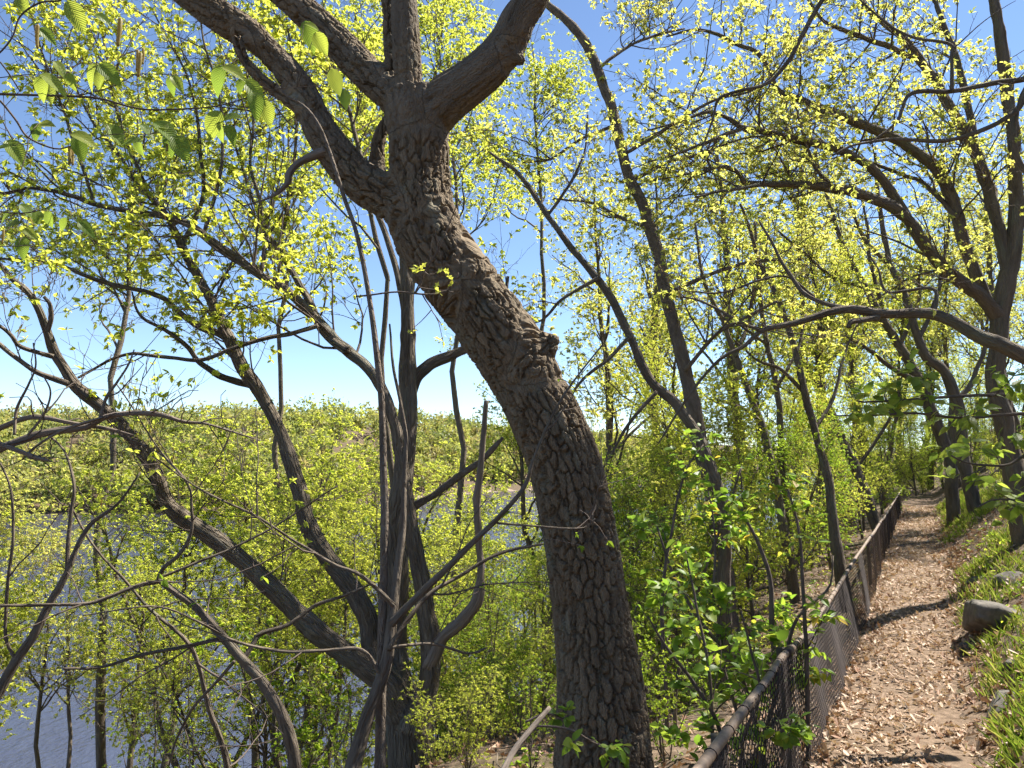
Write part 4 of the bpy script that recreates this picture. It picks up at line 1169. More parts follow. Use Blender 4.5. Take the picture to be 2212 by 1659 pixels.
for x, top, Y, k in [(1965, 960, 40, 0), (1985, 940, 36, 1), (2010, 930, 44, 0), (2045, 920, 32, 0), (2085, 900, 28, 1), (2130, 920, 31, 0), (2165, 880, 25, 0), (2200, 900, 29, 1), (2240, 860, 22, 0), (1955, 985, 52, 0), (1975, 985, 60, 1), (2120, 850, 40, 0), (2180, 820, 38, 1), (2060, 880, 50, 0), (1968, 1000, 33, 0), (1990, 1010, 32, 1), (2010, 990, 34, 0), (1950, 1010, 34, 1)]:
    by_top(under_kinds[k], x, top, Y, ['young yellow green tree leafy to the ground up the bank', 'young mid green two stemmed tree up the bank'][k], 'tree', ['young yellow green trees on the bank', 'young mid green trees on the bank'][k])
# wood on the bank right of the path
for x, top, Y, k in [(1985, 560, 34, 1), (2000, 650, 45, 0), (2030, 350, 27, 0), (2080, 450, 36, 1), (2130, 300, 24, 2), (2180, 500, 29, 1), (2230, 200, 21, 0), (2260, 450, 33, 1), (2150, 700, 50, 0), (2060, 760, 58, 1), (2330, 100, 19, 2), (1960, 850, 75, 1), (2010, 880, 85, 1), (2100, 850, 75, 0)]:
    by_top(wood_kinds[k], x, top, Y, ['yellow leaved tree in the wood up the bank beyond the path', 'green leaved tree in the wood up the bank beyond the path', 'grey trunked tree in the wood up the bank beyond the path'][k], 'tree', ['yellow trees on the bank', 'green trees on the bank', 'grey trunked trees on the bank'][k])
# trees up the bank at the right, outside the frame, that shade the oak
for x, y, k, s in [(5.4, 5.0, 1, .95), (5.6, 2.6, 0, .8)]:
    place(slope_kinds[k], x, y, s, ['bright leaved single stemmed tree just outside the right edge', 'bright leaved two stemmed tree up the bank just outside the right edge'][k], 'tree', 'trees shading the path')
# the path bends out of sight behind young trees
for q, t, k, sc in [(-.35, 32.5, 0, .75), (-1.3, 33, 1, .7), (.7, 31, 0, .8), (-2.3, 31, 0, .8), (-.8, 36, 1, 1.0), (-3.2, 34, 1, .9), (1.5, 35, 0, 1.0)]:
    x, y = FX + NRM[0] * q + DIR[0] * t, FY + NRM[1] * q + DIR[1] * t
    place(under_kinds[k], x, y, sc, ['young yellow green tree where the path bends out of sight', 'young mid green tree where the path bends out of sight'][k], 'tree', ['yellow green trees closing the path', 'mid green trees closing the path'][k])
for q, t, k, sc in [(1.6, 24, 1, .7), (-3.4, 27, 0, .75), (-.6, 41, 2, .9), (2.2, 39, 1, 1.0), (-4.5, 38, 1, .9)]:
    x, y = FX + NRM[0] * q + DIR[0] * t, FY + NRM[1] * q + DIR[1] * t
    place(wood_kinds[k], x, y, sc, ['yellow leaved tree arching over the far path', 'green leaved tree arching over the far path', 'grey trunked tree beyond the end of the path'][k], 'tree', ['yellow trees over the far path', 'green trees over the far path', 'grey trees over the far path'][k])
# understory
for x, top, Y, k in [(700, 1480, 9, 2), (560, 1420, 11, 2), (430, 1380, 13, 2), (320, 1400, 14, 2), (780, 1330, 12, 2), (640, 1300, 14, 0), (960, 1390, 7.5, 0), (1040, 1420, 6.5, 1), (1120, 1400, 7.5, 0), (1160, 1330, 9, 1), (1080, 1300, 11, 0), (1000, 1250, 12, 1),
                     (940, 1500, 6, 1), (1150, 1540, 5.2, 0), (1400, 1160, 8, 0), (1470, 1100, 10, 1), (1380, 1260, 6.5, 0), (1560, 1120, 11, 1), (1620, 1080, 13, 0), (1690, 1080, 15, 1), (1760, 1020, 17, 0), (1830, 980, 22, 1), (1880, 1000, 28, 0), (1915, 1010, 34, 1), (1940, 1000, 42, 0),
                     (1430, 1320, 5.5, 0), (1960, 1030, 38, 1), (1995, 1030, 33, 0), (2040, 1010, 30, 1), (2100, 1000, 26, 0), (2150, 1020, 22, 1), (2200, 1010, 20, 0), (1975, 1010, 50, 0), (1952, 1020, 55, 1), (880, 1420, 10, 2), (1010, 1560, 5.4, 1)]:
    by_top(shrub_kinds[k], x, top, Y, ['mid green leafy shrub in the undergrowth', 'bright green leafy shrub in the undergrowth', 'tall thin dark stemmed shrub against the water'][k], 'shrub', ['mid green undergrowth shrubs', 'bright green undergrowth shrubs', 'thin shrubs above the water'][k])
for group, mem in PLACED.items():              # small groups: say which one, counted from the left
    if 1 < len(mem) <= 9:
        for i, (_, o) in enumerate(sorted(mem, key=lambda m: m[0])):
            o['label'] = o['label'] + ', ' + ORD[i] + ' from the left'
for k_ in list(KIND_H):
    assert k_ in used

# ------------------------------------------------------------------ chain link fence
def fence_xy(t):
    return FX + DIR[0] * t, FY + DIR[1] * t


def rail_z(y):
    return np.interp(y, [1, 2.7, 4.5, 6, 8, 9.4, 11.4, 14, 20, 30], [.58, .57, .53, .38, .30, .36, .52, .52, .56, .65])


def top_off(y):                     # how far the fence leans downhill at its top
    return np.interp(y, [4, 6.5, 8, 9.5, 11.5], [.02, .10, .14, .12, .02])


fence = base_empty('chain_link_fence', (*fence_xy(0), height1(*fence_xy(0))))
tag(fence, 'low sagging chain link fence with rusty top rail along the path', 'fence')
M['rail'] = plain_mat('rusty_rail', (.085, .06, .042), (.25, .18, .125), 13, .65, .15, .004, .4)
M['wire'] = plain_mat('wire', (.028, .02, .017), (.068, .046, .037), 30, .6, .1, .002, .2)
M['post'] = plain_mat('post', (.05, .04, .03), (.11, .085, .06), 12, .7, .3, .004)
tt = np.arange(-1.6, 26.5, .1)
yv = 2.7 + tt / DL
P = np.column_stack([FX + DIR[0] * tt + NRM[0] * top_off(yv), FY + DIR[1] * tt + NRM[1] * top_off(yv), rail_z(yv)])
P += np.column_stack([vnoise(np.column_stack([tt, 0 * tt, 0 * tt]), 2), vnoise(np.column_stack([tt, 0 * tt + 5, 0 * tt]), 2), vnoise(np.column_stack([tt, 0 * tt + 9, 0 * tt]), 2)]) * .006
RAILP = P
tube_obj('top_rail', P[None], np.full((1, len(P)), .0215), 14, M['rail'], fence)
tpost = [.62, 2.35, 4.9, 7.4, 9.9, 12.4, 14.9, 17.4, 20, 22.5, 25]
for k, t in enumerate(tpost):
    x, y = fence_xy(t)
    x += NRM[0] * .045; y += NRM[1] * .045
    o_ = float(top_off(y))
    zb, zt = height1(x, y) - .3, float(rail_z(y)) + (-.03 if k != 1 else .01)
    P = np.linspace([x, y, zb], [x + NRM[0] * o_, y + NRM[1] * o_, zt], 6)
    tube_obj('post', P[None], np.full((1, 6), (.034 if k < 2 else .026)), 12, M['post'], fence, .03, k)
    if k:
        i = int(np.argmin(np.abs(tt - t)))
        c = RAILP[i - 1:i + 2]
        tube_obj('rail_clamp', c[None], np.full((1, 3), .0275), 12, M['wire'], fence)
# tie wires round the rail
for t in np.arange(-.6, 8, .31):
    i = int(np.argmin(np.abs(tt - t)))
    c = RAILP[i]; a = np.linspace(0, 2 * math.pi, 13)
    P = c + np.outer(np.cos(a), np.array([NRM[0], NRM[1], 0])) * .0235 + np.outer(np.sin(a), np.array([0, 0, 1.])) * .0235 + np.outer(a, np.array([DIR[0], DIR[1], 0])) * .003
    tube_obj('tie_wire', P[None], np.full((1, 13), .0022), 5, M['wire'], fence)
# zigzag wires; each is a part, sharing one of two meshes
SP, HP, NZ = .034, .034, 22


def wire_geo(ph):
    pts = []
    for k in range(NZ + 1):
        s = 1 if (k + ph) % 2 else -1
        pts.append([s * (SP / 2 + .0018) * .80, -s * .0042 * .6, k - .10])
        pts.append([s * (SP / 2 + .0018), s * .0035, k])
        pts.append([s * (SP / 2 + .0018) * .80, s * .0042, k + .10])
    pts = np.array(pts, float)
    pts[:, 2] *= HP
    return pts


def wire_mesh(ph):
    pts = wire_geo(ph)
    V, F, B = tube_geo(pts[None], np.full((1, len(pts)), .0026), 4)
    return V, F, B


WG = [wire_mesh(0), wire_mesh(1)]
WF = [tube_geo(wire_geo(k)[1::3][None], np.full((1, NZ + 1), .0023), 3, False) for k in (0, 1)]
WM = [make_mesh('wire', v, f, True, {'barkco': b}) for v, f, b in WG]
restV, restF, off = [], [[], [], []], 0
nw = int(26 / SP)
ang = math.atan2(DIR[1], DIR[0])
for i in range(nw):
    t = -1.5 + i * SP
    x, y = fence_xy(t)
    x -= NRM[0] * .012; y -= NRM[1] * .012
    zt = float(np.interp(t, tt, RAILP[:, 2])) + .012
    zb = float(path_z(y)) - .02
    hgt = zt - zb
    o_ = float(top_off(y))
    bul = .012 * math.sin(i * .13) + .01 * math.sin(i * .031 + 1)
    sx = hgt / (NZ * HP)
    mt = Matrix(((DIR[0], -DIR[1], NRM[0] * o_ / (NZ * HP), x + NRM[0] * bul), (DIR[1], DIR[0], NRM[1] * o_ / (NZ * HP), y + NRM[1] * bul), (0, 0, sx, zb), (0, 0, 0, 1)))
    if i < 300:
        o = link_mesh('wire', WM[i % 2], M['wire'], fence)
        o.matrix_parent_inverse = Matrix.Translation(-fence.location) @ mt
    else:
        v, f, b = WF[i % 2]
        A = np.array(mt)
        restV.append(v @ A[:3, :3].T + A[:3, 3])
        for k, q in enumerate(f): restF[k].append(q + off)
        off += len(v)
me = make_mesh('wire_netting', np.concatenate(restV), [np.concatenate(q) for q in restF if q])
tag(link_mesh('wire_netting', me, M['wire'], fence), kind='stuff')

# ------------------------------------------------------------------ single leaves as parts
def veined_mat(name, stops, trans=.5, tgain=1.3):
    m = leaf_mat(name, stops, trans, tgain, .45, .35)
    nt = m.node_tree; N, L = nt.nodes, nt.links
    a = N.new("ShaderNodeAttribute"); a.attribute_name = 'lco'
    w = N.new("ShaderNodeTexWave"); w.wave_type = 'BANDS'; w.bands_direction = 'X'; w.inputs['Scale'].default_value = 4.2; w.inputs['Distortion'].default_value = 1.5
    L.new(a.outputs['Vector'], w.inputs['Vector'])
    b = N.new("ShaderNodeBump"); b.inputs['Strength'].default_value = .3; b.inputs['Distance'].default_value = .02
    L.new(w.outputs['Fac'], b.inputs['Height'])
    for n in list(N):
        if n.type in ('BSDF_PRINCIPLED', 'BSDF_TRANSLUCENT'):
            L.new(b.outputs[0], n.inputs['Normal'])
    return m


M['leaf_vein'] = veined_mat('leaf_vein', [(0, (.13, .20, .035)), (.6, (.20, .27, .045)), (1, (.29, .33, .06))], .58, 1.6)


def single_leaf_meshes(half, mat, n, seed, fold=.35, curl=.3):
    r = np.random.default_rng(seed)
    out = []
    h = np.array(half, float)
    for k in range(n):
        f_, c_ = fold * r.uniform(.5, 1.4), curl * r.uniform(.2, 1.6)
        tw = r.uniform(-.3, .3)
        xs = h[:, 0]; w = h[:, 1]
        V, idx = [], {}
        for i, (x, ww) in enumerate(zip(xs, w)):
            for j, s in enumerate((-1, -.5, 0, .5, 1)):
                y = s * ww
                V.append([x, y, f_ * abs(y) * (1 - .4 * abs(s)) - c_ * x * x + tw * y * x])
        nn = len(xs)
        F = [[i * 5 + j, i * 5 + j + 1, (i + 1) * 5 + j + 1, (i + 1) * 5 + j] for i in range(nn - 1) for j in range(4)]
        V = np.array(V)
        lco = np.column_stack([V[:, 0] * 1.0 - np.abs(V[:, 1]) * .9, V[:, 1] * 0, V[:, 2] * 0])
        me = make_mesh('leaf', V, [np.array(F)], True, {'rnd': np.full(len(V), r.random() * .85), 'lco': lco})
        me.materials.append(mat)
        out.append(me)
    return out


def add_leaf(meshes, root, pos, d, n, size, rng, name='leaf'):
    d = nrm(np.asarray(d, float)[None])[0]
    s = nrm(np.cross(n, d)[None])[0]
    n = np.cross(d, s)
    o = link_mesh(name, meshes[int(rng.integers(len(meshes)))], None, root)
    m = Matrix(((d[0] * size, s[0] * size, n[0] * size, pos[0]), (d[1] * size, s[1] * size, n[1] * size, pos[1]), (d[2] * size, s[2] * size, n[2] * size, pos[2]), (0, 0, 0, 1)))
    o.matrix_parent_inverse = Matrix.Translation(-root.location) @ m
    return o


near_leaves = single_leaf_meshes(ELM, M['leaf_vein'], 14, 1, .55, .5)
shrub_leaves = single_leaf_meshes([(0, 0), (.1, .2), (.3, .33), (.55, .34), (.8, .2), (1, 0)], M['leaf_shrub'], 10, 2, .25, .2)


def catkin_mesh():
    a = np.linspace(0, 1, 15)
    P = np.column_stack([.04 * np.sin(a * 3), .03 * np.cos(a * 2.2), -a])
    R = .07 * (1 - .5 * np.abs(a - .35)) * (1 + .3 * (np.arange(15) % 2)); R[0] = .02; R[-1] = .03
    V, F, B = tube_geo(P[None], R[None], 7)
    me = make_mesh('catkin', V, F, True, {'rnd': vnoise(V * 30, 3) * .4 + .3})
    me.materials.append(M['catkin'])
    return me


CATK = catkin_mesh()

# twig with serrated leaves and catkins hanging close to the camera, upper left
NY = 1.75
c1 = lambda x, y: (x * .3414, y * .3414)
twig1 = base_empty('hanging_branch', at(-40, 203, NY))
tag(twig1, 'thin brown twigs with serrated green leaves and catkins hanging close, upper left', 'branch')
TW = [([(-120, 590, 17), (0, 595, 17), (200, 600, 17), (500, 610, 15), (650, 625, 14), (900, 685, 12), (1200, 685, 10), (1400, 665, 9), (1600, 605, 8), (1750, 560, 6), (1880, 552, 3)], NY, NY + .1),
      ([(-60, 600, 12), (0, 640, 14), (100, 760, 14), (180, 870, 14), (350, 940, 12), (450, 925, 10), (560, 900, 8), (700, 850, 6), (950, 850, 4)], NY - .1, NY),
      ([(400, -40, 12), (380, 0, 12), (250, 15, 12), (130, 100, 12), (80, 230, 11), (0, 330, 11), (-80, 380, 10)], NY - .05, NY - .05),
      ([(0, 390, 10), (60, 470, 10), (130, 580, 9)], NY - .05, NY),
      ([(500, 605, 8), (700, 550, 7), (800, 500, 6), (880, 465, 6), (1100, 470, 5), (1300, 480, 3)], NY + .02, NY + .05),
      ([(180, 880, 8), (170, 960, 7), (120, 1100, 6), (40, 1160, 4)], NY - .05, NY - .08),
      ([(1200, 690, 6), (1330, 730, 5), (1430, 790, 4), (1480, 800, 3)], NY + .06, NY + .05),
      ([(-60, 1330, 7), (100, 1350, 7), (250, 1330, 6), (330, 1290, 4), (310, 1250, 3)], NY - .1, NY - .1),
      ([(-60, 1560, 6), (100, 1560, 5), (300, 1540, 4), (420, 1500, 3)], NY - .1, NY - .1),
      ([(0, 490, 6), (200, 470, 5), (450, 490, 4), (600, 410, 3)], NY, NY)]
for k, (p, a, b) in enumerate(TW):
    P, R = trace([(*c1(x, y), w * .3414) for x, y, w in p], a, b, 34, wob=.003)
    tube_obj('twig', P[None], R[None], 7, M['twig'], twig1, .08, 90 + k)
rng = np.random.default_rng(8)
NL = [(480, 90, 150, 60), (140, 20, 110, 70), (640, 95, 90, 20), (190, 150, 70, 170), (290, 205, 110, 30), (380, 420, 90, 40), (440, 500, 80, 70), (560, 450, 120, 130), (620, 490, 110, 90), (680, 440, 130, 35), (255, 540, 120, 100), (340, 500, 130, 15), (310, 580, 130, 75), (1075, 520, 90, 95), (1120, 510, 90, 40),
      (1370, 470, 140, 110), (1480, 450, 130, 20), (1520, 530, 90, 100), (1600, 545, 140, 30), (1620, 640, 130, 65), (1690, 700, 130, 70), (1450, 725, 120, 190), (1350, 780, 150, 115), (1460, 830, 100, 50), (1390, 840, 90, 95), (1050, 810, 150, 25), (1140, 920, 150, 50), (1070, 900, 110, 85), (830, 880, 110, 190), (870, 920, 90, 80), (730, 850, 140, 50), (520, 855, 120, 5), (505, 930, 120, 65), (100, 950, 150, 45), (10, 935, 90, 170), (280, 785, 110, 355), (220, 815, 90, 100),
      (1960, 210, 150, 70), (2030, 270, 130, 65), (2120, 510, 120, 80), (2180, 610, 110, 70), (1970, 160, 90, 10), (300, 1290, 100, 185), (170, 1320, 90, 30), (240, 1375, 80, 80), (300, 1380, 90, 85), (60, 1410, 110, 190), (30, 1360, 80, 160), (180, 1460, 80, 30), (140, 1550, 100, 80), (400, 1420, 80, 120), (540, 1430, 90, 30), (1000, 790, 110, 200), (930, 1000 - 190, 90, 30), (620, 800, 100, 190)]
TWP = np.concatenate([trace([(*c1(x, y), 5) for x, y, w in p], a, b, 60)[0] for p, a, b in TW])
for x, y, s, a in NL:
    p = at(*c1(x, y), NY + rng.uniform(-.12, .12))
    size = s * .3414 / FD * NY * 1.25
    d = np.array([math.cos(math.radians(a)), rng.uniform(-.5, .3), -math.sin(math.radians(a))])
    n = np.array([rng.uniform(-.4, .4), -.75, .65])
    st = p - nrm(d[None])[0] * size * .5
    add_leaf(near_leaves, twig1, st, d, n, size, rng)
    q = TWP[np.argmin(np.linalg.norm(TWP - st, axis=1))]
    if np.linalg.norm(q - st) < .16:
        mid = (q + st) / 2 + np.array([0, 0, .006])
        tube_obj('leaf_stalk', np.stack([q, mid, st])[None], np.array([[.0009, .0008, .0006]]), 4, M['twig'], twig1)
for x, y, l in [(245, 155, 170), (755, 110, 200), (870, 310, 150), (885, 330, 170), (905, 300, 120), (440, 925, 125), (465, 925, 130), (20, 1450, 100), (455, 160 + 760, 120), (1060, 840, 130)]:
    p = at(*c1(x, y), NY + rng.uniform(-.05, .05))
    o = link_mesh('catkin', CATK, None, twig1)
    s = l * .3414 / FD * NY
    o.matrix_parent_inverse = Matrix.Translation(-twig1.location) @ Matrix.Translation(p) @ Matrix.Rotation(rng.random() * 6, 4, 'Z') @ Matrix.Diagonal((s, s, s, 1))


def leafy_thing(name, label, cat, stems, leaves, per_stem, size, seed, barkmat='twig', extra=0, d0=.25, flat=1.0, stemname='stem', S=7, offshoot=.35, nside=5, droop=.35):
    """stems with side twigs; up to 300 single leaves as parts, the rest one part"""
    r = np.random.default_rng(seed)
    root = base_empty(name, stems[0][0][0])
    tag(root, label, cat)
    for k, (P, R) in enumerate(stems):
        tube_obj(stemname, P[None], R[None], S, M[barkmat], root, .06, seed + k)
    Pk, Rk = pack(stems)
    A = sprout(r, Pk, Rk, nside * len(stems), offshoot, ang=(35, 75), up=.15, K=6, wig=.2, t0=d0)
    B = sprout(r, A[0], A[1], nside * len(stems) * 2, offshoot * .5, ang=(35, 65), up=.1, K=5, wig=.2, t0=.3, rmin=.0015)
    Vs, Fs, Bs, off = [], [], [], 0
    for g in (tube_geo(A[0], A[1], 5, False), tube_geo(B[0], B[1], 4, False)):
        Vs.append(g[0]); Fs += [q + off for q in g[1]]; Bs.append(g[2]); off += len(g[0])
    tag(link_mesh('twigs', make_mesh('twigs', np.concatenate(Vs), Fs, True, {'barkco': np.concatenate(Bs)}), M[barkmat], root), kind='stuff')
    tips = [A[0], B[0]]
    pos, tan = [], []
    for T in tips:
        for tw in T:
            for t in r.uniform(.25, 1, per_stem):
                x = t * (len(tw) - 1); j = min(int(x), len(tw) - 2); f = x - j
                pos.append(tw[j] * (1 - f) + tw[j + 1] * f); tan.append(nrm((tw[j + 1] - tw[j])[None])[0])
    pos, tan = np.array(pos), np.array(tan)
    order = np.argsort(np.linalg.norm(pos - np.array([0, 0, EYE]), axis=1))
    pos, tan = pos[order], tan[order]
    m = len(pos)
    d = nrm(tan * .6 + nrm(r.normal(size=(m, 3)) * np.array([1, 1, .4])) * .9)
    d[:, 2] -= droop * r.random(m)
    nv = r.normal(size=(m, 3)) * .45; nv[:, 2] += flat
    sz = size * r.uniform(.6, 1.25, m)
    k = min(300, m)
    for i in range(k):
        add_leaf(leaves, root, pos[i], d[i], nv[i], sz[i], r)
    if m > k:
        g = leaf_geo(r, pos[k:], d[k:], nv[k:], sz[k:], 'ovate', r.random(m - k))
        tag(leaf_obj('foliage', g, leaves[0].materials[0], root), kind='stuff')
    return root


def stem(pts, Y0, Y1, ground=True):
    return trace(pts, Y0, Y1, 26, wob=.01, ground=ground)


# broad leaved shrub behind the fence
leafy_thing('broadleaf_shrub', 'broad leaved green shrub with some yellowing leaves just behind the fence', 'shrub', [
    stem([(1745, 1560, 10), (1740, 1400, 9), (1735, 1280, 8), (1725, 1150, 6), (1700, 1060, 4)], 5.0, 5.2),
    stem([(1700, 1560, 14), (1668, 1380, 12), (1665, 1260, 10), (1640, 1180, 8), (1600, 1100, 5)], 5.2, 5.4),
    stem([(1640, 1600, 11), (1590, 1450, 9), (1500, 1330, 8), (1450, 1240, 6), (1420, 1140, 4)], 4.8, 5.0),
    stem([(1600, 1580, 8), (1560, 1440, 7), (1540, 1310, 6), (1545, 1180, 5), (1530, 1060, 3)], 5.0, 5.2),
    stem([(1650, 1600, 9), (1690, 1450, 8), (1720, 1340, 7), (1790, 1270, 5), (1800, 1200, 3)], 5.0, 5.3)],
    shrub_leaves, 5, .075, 201, nside=11, offshoot=.5)
leafy_thing('broadleaf_shrub', 'looser broad leaved shrub close behind the oak, left of the fence shrub', 'shrub', [
    stem([(1560, 1600, 9), (1500, 1480, 8), (1440, 1400, 6), (1400, 1330, 4)], 4.3, 4.2),
    stem([(1540, 1620, 8), (1530, 1450, 7), (1500, 1300, 5), (1480, 1190, 3)], 4.4, 4.6),
    stem([(1600, 1620, 8), (1640, 1500, 7), (1620, 1400, 5), (1600, 1320, 3)], 4.2, 4.1)],
    shrub_leaves, 4, .07, 202, nside=10, offshoot=.42)
leafy_thing('broadleaf_shrub', 'tall thin shrub with pale rounded leaves against the woods', 'shrub', [
    stem([(1440, 1500, 9), (1430, 1300, 8), (1450, 1150, 6), (1480, 1020, 5), (1520, 960, 3)], 6.2, 6.6),
    stem([(1460, 1500, 8), (1500, 1300, 7), (1560, 1130, 6), (1600, 1010, 4)], 6.4, 6.6)],
    shrub_leaves, 5, .07, 203, nside=14, offshoot=.5)
# sprig against the fence and sprig at the foot of the oak
leafy_thing('fence_sprig', 'leafy sprig poking through the wire near the bottom edge', 'plant', [
    stem([(1690, 1640, 5), (1705, 1590, 5), (1730, 1555, 4), (1765, 1530, 3)], 3.6, 3.5, False),
    stem([(1690, 1640, 4), (1690, 1590, 4), (1680, 1550, 3)], 3.6, 3.55, False)],
    shrub_leaves, 2, .05, 204, nside=5, offshoot=.1)
leafy_thing('foot_sprig', 'sprig with pale green leaves hanging before the foot of the oak', 'plant', [
    stem([(1150, 1570, 5), (1230, 1580, 5), (1290, 1610, 4), (1350, 1625, 3)], 3.0, 3.05, False),
    stem([(1130, 1560, 5), (1175, 1545, 4), (1215, 1555, 3)], 3.0, 3.1, False)],
    shrub_leaves, 2, .048, 205, nside=5, offshoot=.12)
# leafy boughs over the path at the right
near_b = single_leaf_meshes(OVATE, M['leaf_vein'], 8, 6, .2, .35)
leafy_thing('leafy_bough', 'sprays of fresh green pointed leaves reaching over the path, right edge', 'branch', [
    stem([(2300, 850, 9), (2211, 852, 8), (2109, 854, 7), (2006, 860, 6), (1870, 868, 4), (1850, 866, 3)], 4.8, 4.6, False),
    stem([(2300, 890, 9), (2211, 893, 8), (2075, 900, 6), (1972, 893, 5), (1810, 900, 3)], 4.7, 4.5, False)],
    near_b, 4, .085, 206, stemname='bough', nside=11, offshoot=.32, d0=.2, droop=.6)
leafy_thing('leafy_bough', 'lower spray of green leaves hanging in front of the bank, right edge', 'branch', [
    stem([(2290, 950, 8), (2211, 985, 7), (2170, 1005, 6), (2091, 998, 4), (2040, 972, 3)], 3.6, 3.5, False),
    stem([(2290, 1080, 7), (2211, 1085, 6), (2150, 1080, 4), (2110, 1095, 3)], 3.4, 3.4, False)],
    near_b, 3, .07, 207, stemname='bough', nside=8, offshoot=.24, d0=.1, droop=.6)

# ------------------------------------------------------------------ ground cover
rng = np.random.default_rng(9)


def ground_normal(x, y):
    e = .05
    return nrm(np.column_stack([(height(x - e, y) - height(x + e, y)) / (2 * e), (height(x, y - e) - height(x, y + e)) / (2 * e), np.ones(len(x))]))


dry_meshes = []
for k in range(10):
    v, f, a = leaf_geo(rng, np.zeros((1, 3)), np.array([[1., 0, 0]]), np.array([[0, 0, 1.]]), 1.0, 'dry', np.array([rng.random() * .9]))
    v = v + np.column_stack([0 * v[:, 0], 0 * v[:, 0], .25 * rng.normal() * v[:, 0] * v[:, 1] * 3 + .2 * rng.normal() * v[:, 1]])
    me = make_mesh('dry_leaf', v, [f], False, {'rnd': a}); me.materials.append(M['dry_leaf']); dry_meshes.append(me)


def litter(n, tlo, thi, qlo, qhi, pw=1.6):
    t = tlo + (thi - tlo) * rng.random(n) ** pw
    q = rng.uniform(qlo, qhi, n)
    x, y = on_path(q, t)
    z = height(x, y) + .016
    nn = ground_normal(x, y) + rng.normal(size=(n, 3)) * .38
    yaw = rng.random(n) * 6.28
    d = np.column_stack([np.cos(yaw), np.sin(yaw), rng.normal(size=n) * .3])
    d = d - (d * nrm(nn)).sum(1, keepdims=True) * nrm(nn)
    keep = vnoise(np.column_stack([t * 1.7, q * 2.6, 0 * t]), 55) + .55 * vnoise(np.column_stack([t * 6, q * 6, 0 * t]), 56) > (-.55 if qlo > -1.4 and qhi < 1 else -.15) - .5 * rng.random(n)
    return tuple(v[keep] for v in (np.column_stack([x, y, z]), d, nn, rng.uniform(.035, .12, n), q))


p_, d_, n_, s_, q_ = litter(400, -.2, 2.6, -1.3, .1)
for i in range(min(300, len(p_))):
    add_leaf(dry_meshes, path, p_[i], d_[i], n_[i], s_[i], rng, 'fallen_leaf')
gs = []
for args in [(14000, -1.5, 26, -1.25, .12, 1.5), (9000, -1.5, 20, -3.8, -1.0, 1.4), (6000, -1, 20, .1, 5, 1.4)]:
    p_, d_, n_, s_, q_ = litter(*args)
    trod = np.exp(-((q_ + .5) / .42) ** 2)              # bleached and crushed where people walk
    gs.append(leaf_geo(rng, p_, d_, n_, s_ * (1 - .3 * trod), 'dryfar', np.clip(rng.random(len(p_)) * .72 + .26 * trod, 0, 1)))
lit = leaf_obj('leaf_litter', join_geo(gs), M['dry_leaf'], None)
tag(lit, 'dry curled brown leaves carpeting the path and forest floor', 'leaf litter', kind='stuff')

# fallen twigs among the leaves
ns = 420
t = -1 + 20 * rng.random(ns) ** 1.3; q = rng.uniform(-3.2, 2.5, ns)
x, y = on_path(q, t)
a_ = rng.random(ns) * 6.28; l_ = rng.uniform(.06, .4, ns)
P = []
for f in (-.5, -.1, .2, .5):
    xx = x + np.cos(a_ + f * .5) * l_ * f; yy = y + np.sin(a_ + f * .5) * l_ * f
    P.append(np.column_stack([xx, yy, height(xx, yy) + .03]))
V, F, B = tube_geo(np.stack(P, 1), np.tile([[.004, .0045, .004, .002]], (ns, 1)) * rng.uniform(.5, 1.5, (ns, 1)), 5)
tag(link_mesh('twig_litter', make_mesh('twig_litter', V, F, True, {'barkco': B}), M['dead_wood']), 'small fallen twigs lying among the dry leaves', 'twigs', kind='stuff')

# grass tufts on the bank and beside the path
nt2 = 1500
t = -1 + 27 * rng.random(nt2) ** 1.2; q = -1.08 - np.abs(rng.normal(size=nt2)) * .95
m_ = vnoise(np.column_stack([t * .7, q * 1.6, 0 * t]), 91) > .42 - .045 * t
t, q = t[m_], q[m_]
nb = 22
x, y = on_path(q, t)
x = np.repeat(x, nb) + rng.normal(size=len(x) * nb) * .07; y = np.repeat(y, nb) + rng.normal(size=len(y) * nb) * .07
d = rng.normal(size=(len(x), 3)) * .45; d[:, 2] = 1
nn = rng.normal(size=(len(x), 3)); nn[:, 2] = .5
g = leaf_geo(rng, np.column_stack([x, y, height(x, y) - .01]), d, nn, rng.uniform(.05, .17, len(x)), 'blade', rng.random(len(x)))
gr = leaf_obj('grass', g, M['grass'], None)
tag(gr, 'tufts of fresh grass on the bank beside the path', 'grass', kind='stuff')
# small leafy herbs
nh = 420
t = -1 + 20 * rng.random(nh) ** 1.2; q = np.where(rng.random(nh) < .75, -1.2 - 2.2 * rng.random(nh), .2 + 2 * rng.random(nh))
x, y = on_path(q, t)
nb = 9
hz = np.repeat(rng.uniform(.03, .14, nh), nb)
x2 = np.repeat(x, nb) + rng.normal(size=nh * nb) * .05; y2 = np.repeat(y, nb) + rng.normal(size=nh * nb) * .05
d = rng.normal(size=(nh * nb, 3)); d[:, 2] *= .3
nn = rng.normal(size=(nh * nb, 3)) * .4; nn[:, 2] += 1
g = leaf_geo(rng, np.column_stack([x2, y2, height(x2, y2) + hz * rng.random(nh * nb)]), d, nn, rng.uniform(.03, .08, nh * nb), 'ovate')
hb = leaf_obj('ground_cover', g, M['leaf_mid'], None)
tag(hb, 'small green herbs sprouting through the leaves on the bank', 'ground cover', kind='stuff')


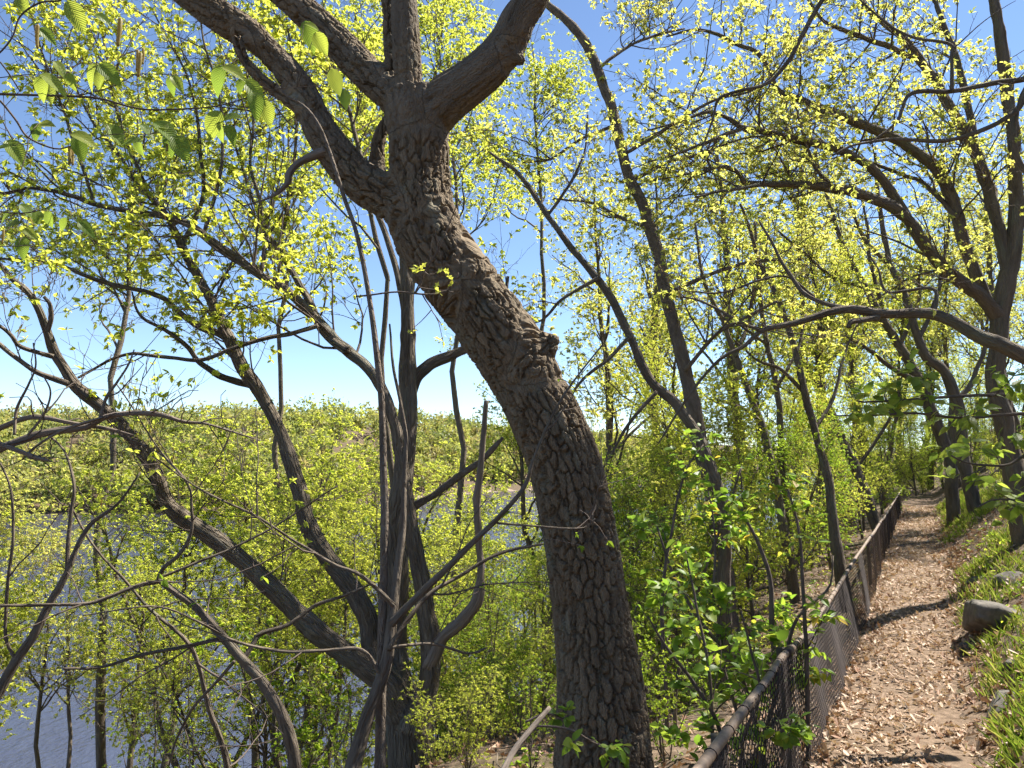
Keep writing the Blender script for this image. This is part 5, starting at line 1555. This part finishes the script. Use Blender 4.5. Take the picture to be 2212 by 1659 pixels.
# rock on the bank
def rock(name, label, x, y, sx, sy, sz, seed, rz=0.0):
    r = np.random.default_rng(seed)
    nu, nv2 = 48, 26
    th = np.linspace(0, 2 * math.pi, nu, endpoint=False); ph = np.linspace(-.5 * math.pi, .5 * math.pi, nv2)
    TH, PH = np.meshgrid(th, ph)
    U = np.stack([np.cos(TH) * np.cos(PH), np.sin(TH) * np.cos(PH), np.sin(PH)], -1).reshape(-1, 3)
    f = 1 + .16 * fbm(U * 1.6 + seed, seed, 3) + .07 * fbm(U * 6, seed + 4, 4)
    V = U * f[:, None]
    for _ in range(9):                                  # flat facets
        nn_ = nrm(r.normal(size=(1, 3)))[0]
        dd = V @ nn_ - r.uniform(.55, .85)
        V = V - np.outer(np.maximum(dd, 0) * .85, nn_)
    V = V * np.array([sx, sy, sz])
    idx = np.arange(nu * nv2).reshape(nv2, nu)
    F = np.stack([idx[:-1], np.roll(idx[:-1], -1, 1), np.roll(idx[1:], -1, 1), idx[1:]], -1).reshape(-1, 4)
    o = link_mesh(name, make_mesh(name, V, [F]), M['rock'])
    o.location = (x, y, height1(x, y) - sz * .4)
    o.rotation_euler = (.1, .25, rz)
    tag(o, label, 'rock')
    return o


M['rock'] = plain_mat('grey_rock', (.075, .068, .057), (.18, .16, .135), 9, .9, .6, .02, .2, detail=9)
p = hit(2165, 1335)
rock('rock', 'large flat grey rock half buried in the bank right of the path', p[0], p[1], .8, .46, .22, 5, .6)
p = hit(2200, 1440)
rock('rock', 'smaller grey stone below the large flat rock, at the right edge', p[0], p[1], .17, .14, .07, 9, 1.0)

for i, (x_, y_, a_, lab) in enumerate([(2105, 1400, .13, 'fist sized grey stone at the foot of the bank beside the path'), (2190, 1250, .3, 'long low rock in the grass above the large flat rock'), (2120, 1250, .16, 'small grey stone in the grass left of the long low rock'), (2175, 1520, .2, 'flat stone sunk in leaves near the bottom right corner')]):
    p = hit(x_, y_)
    rock('rock', lab, p[0], p[1], a_ * 1.3, a_ * .8, a_ * .5, 20 + i, i * 1.3)

# broken log lying behind the fence and a dead stick by the oak
lg = trace([(1400, 1640, 40), (1445, 1622, 40), (1490, 1604, 38), (1530, 1588, 34)], 3.9, 4.2, 16, wob=.02)
lo = base_empty('fallen_log', lg[0][0])
tag(lo, 'short split brown log lying between the oak and the fence', 'log')
dz = np.array([height1(x, y) for x, y, _ in lg[0]]) + .05 - lg[0][:, 2]
lg[0][:, 2] += dz
tube_obj('log', lg[0][None], lg[1][None], 12, M['dead_wood'], lo, .2, 7)
st_ = trace([(1080, 1680, 15), (1110, 1620, 14), (1150, 1570, 12), (1185, 1530, 9)], 2.6, 2.8, 16, wob=.006, ground=False)
so_ = base_empty('dead_stick', st_[0][0])
tag(so_, 'pale broken stick poking up at the bottom, left of the oak', 'stick')
tube_obj('stick', st_[0][None], st_[1][None], 8, M['dead_wood'], so_, .12, 8)
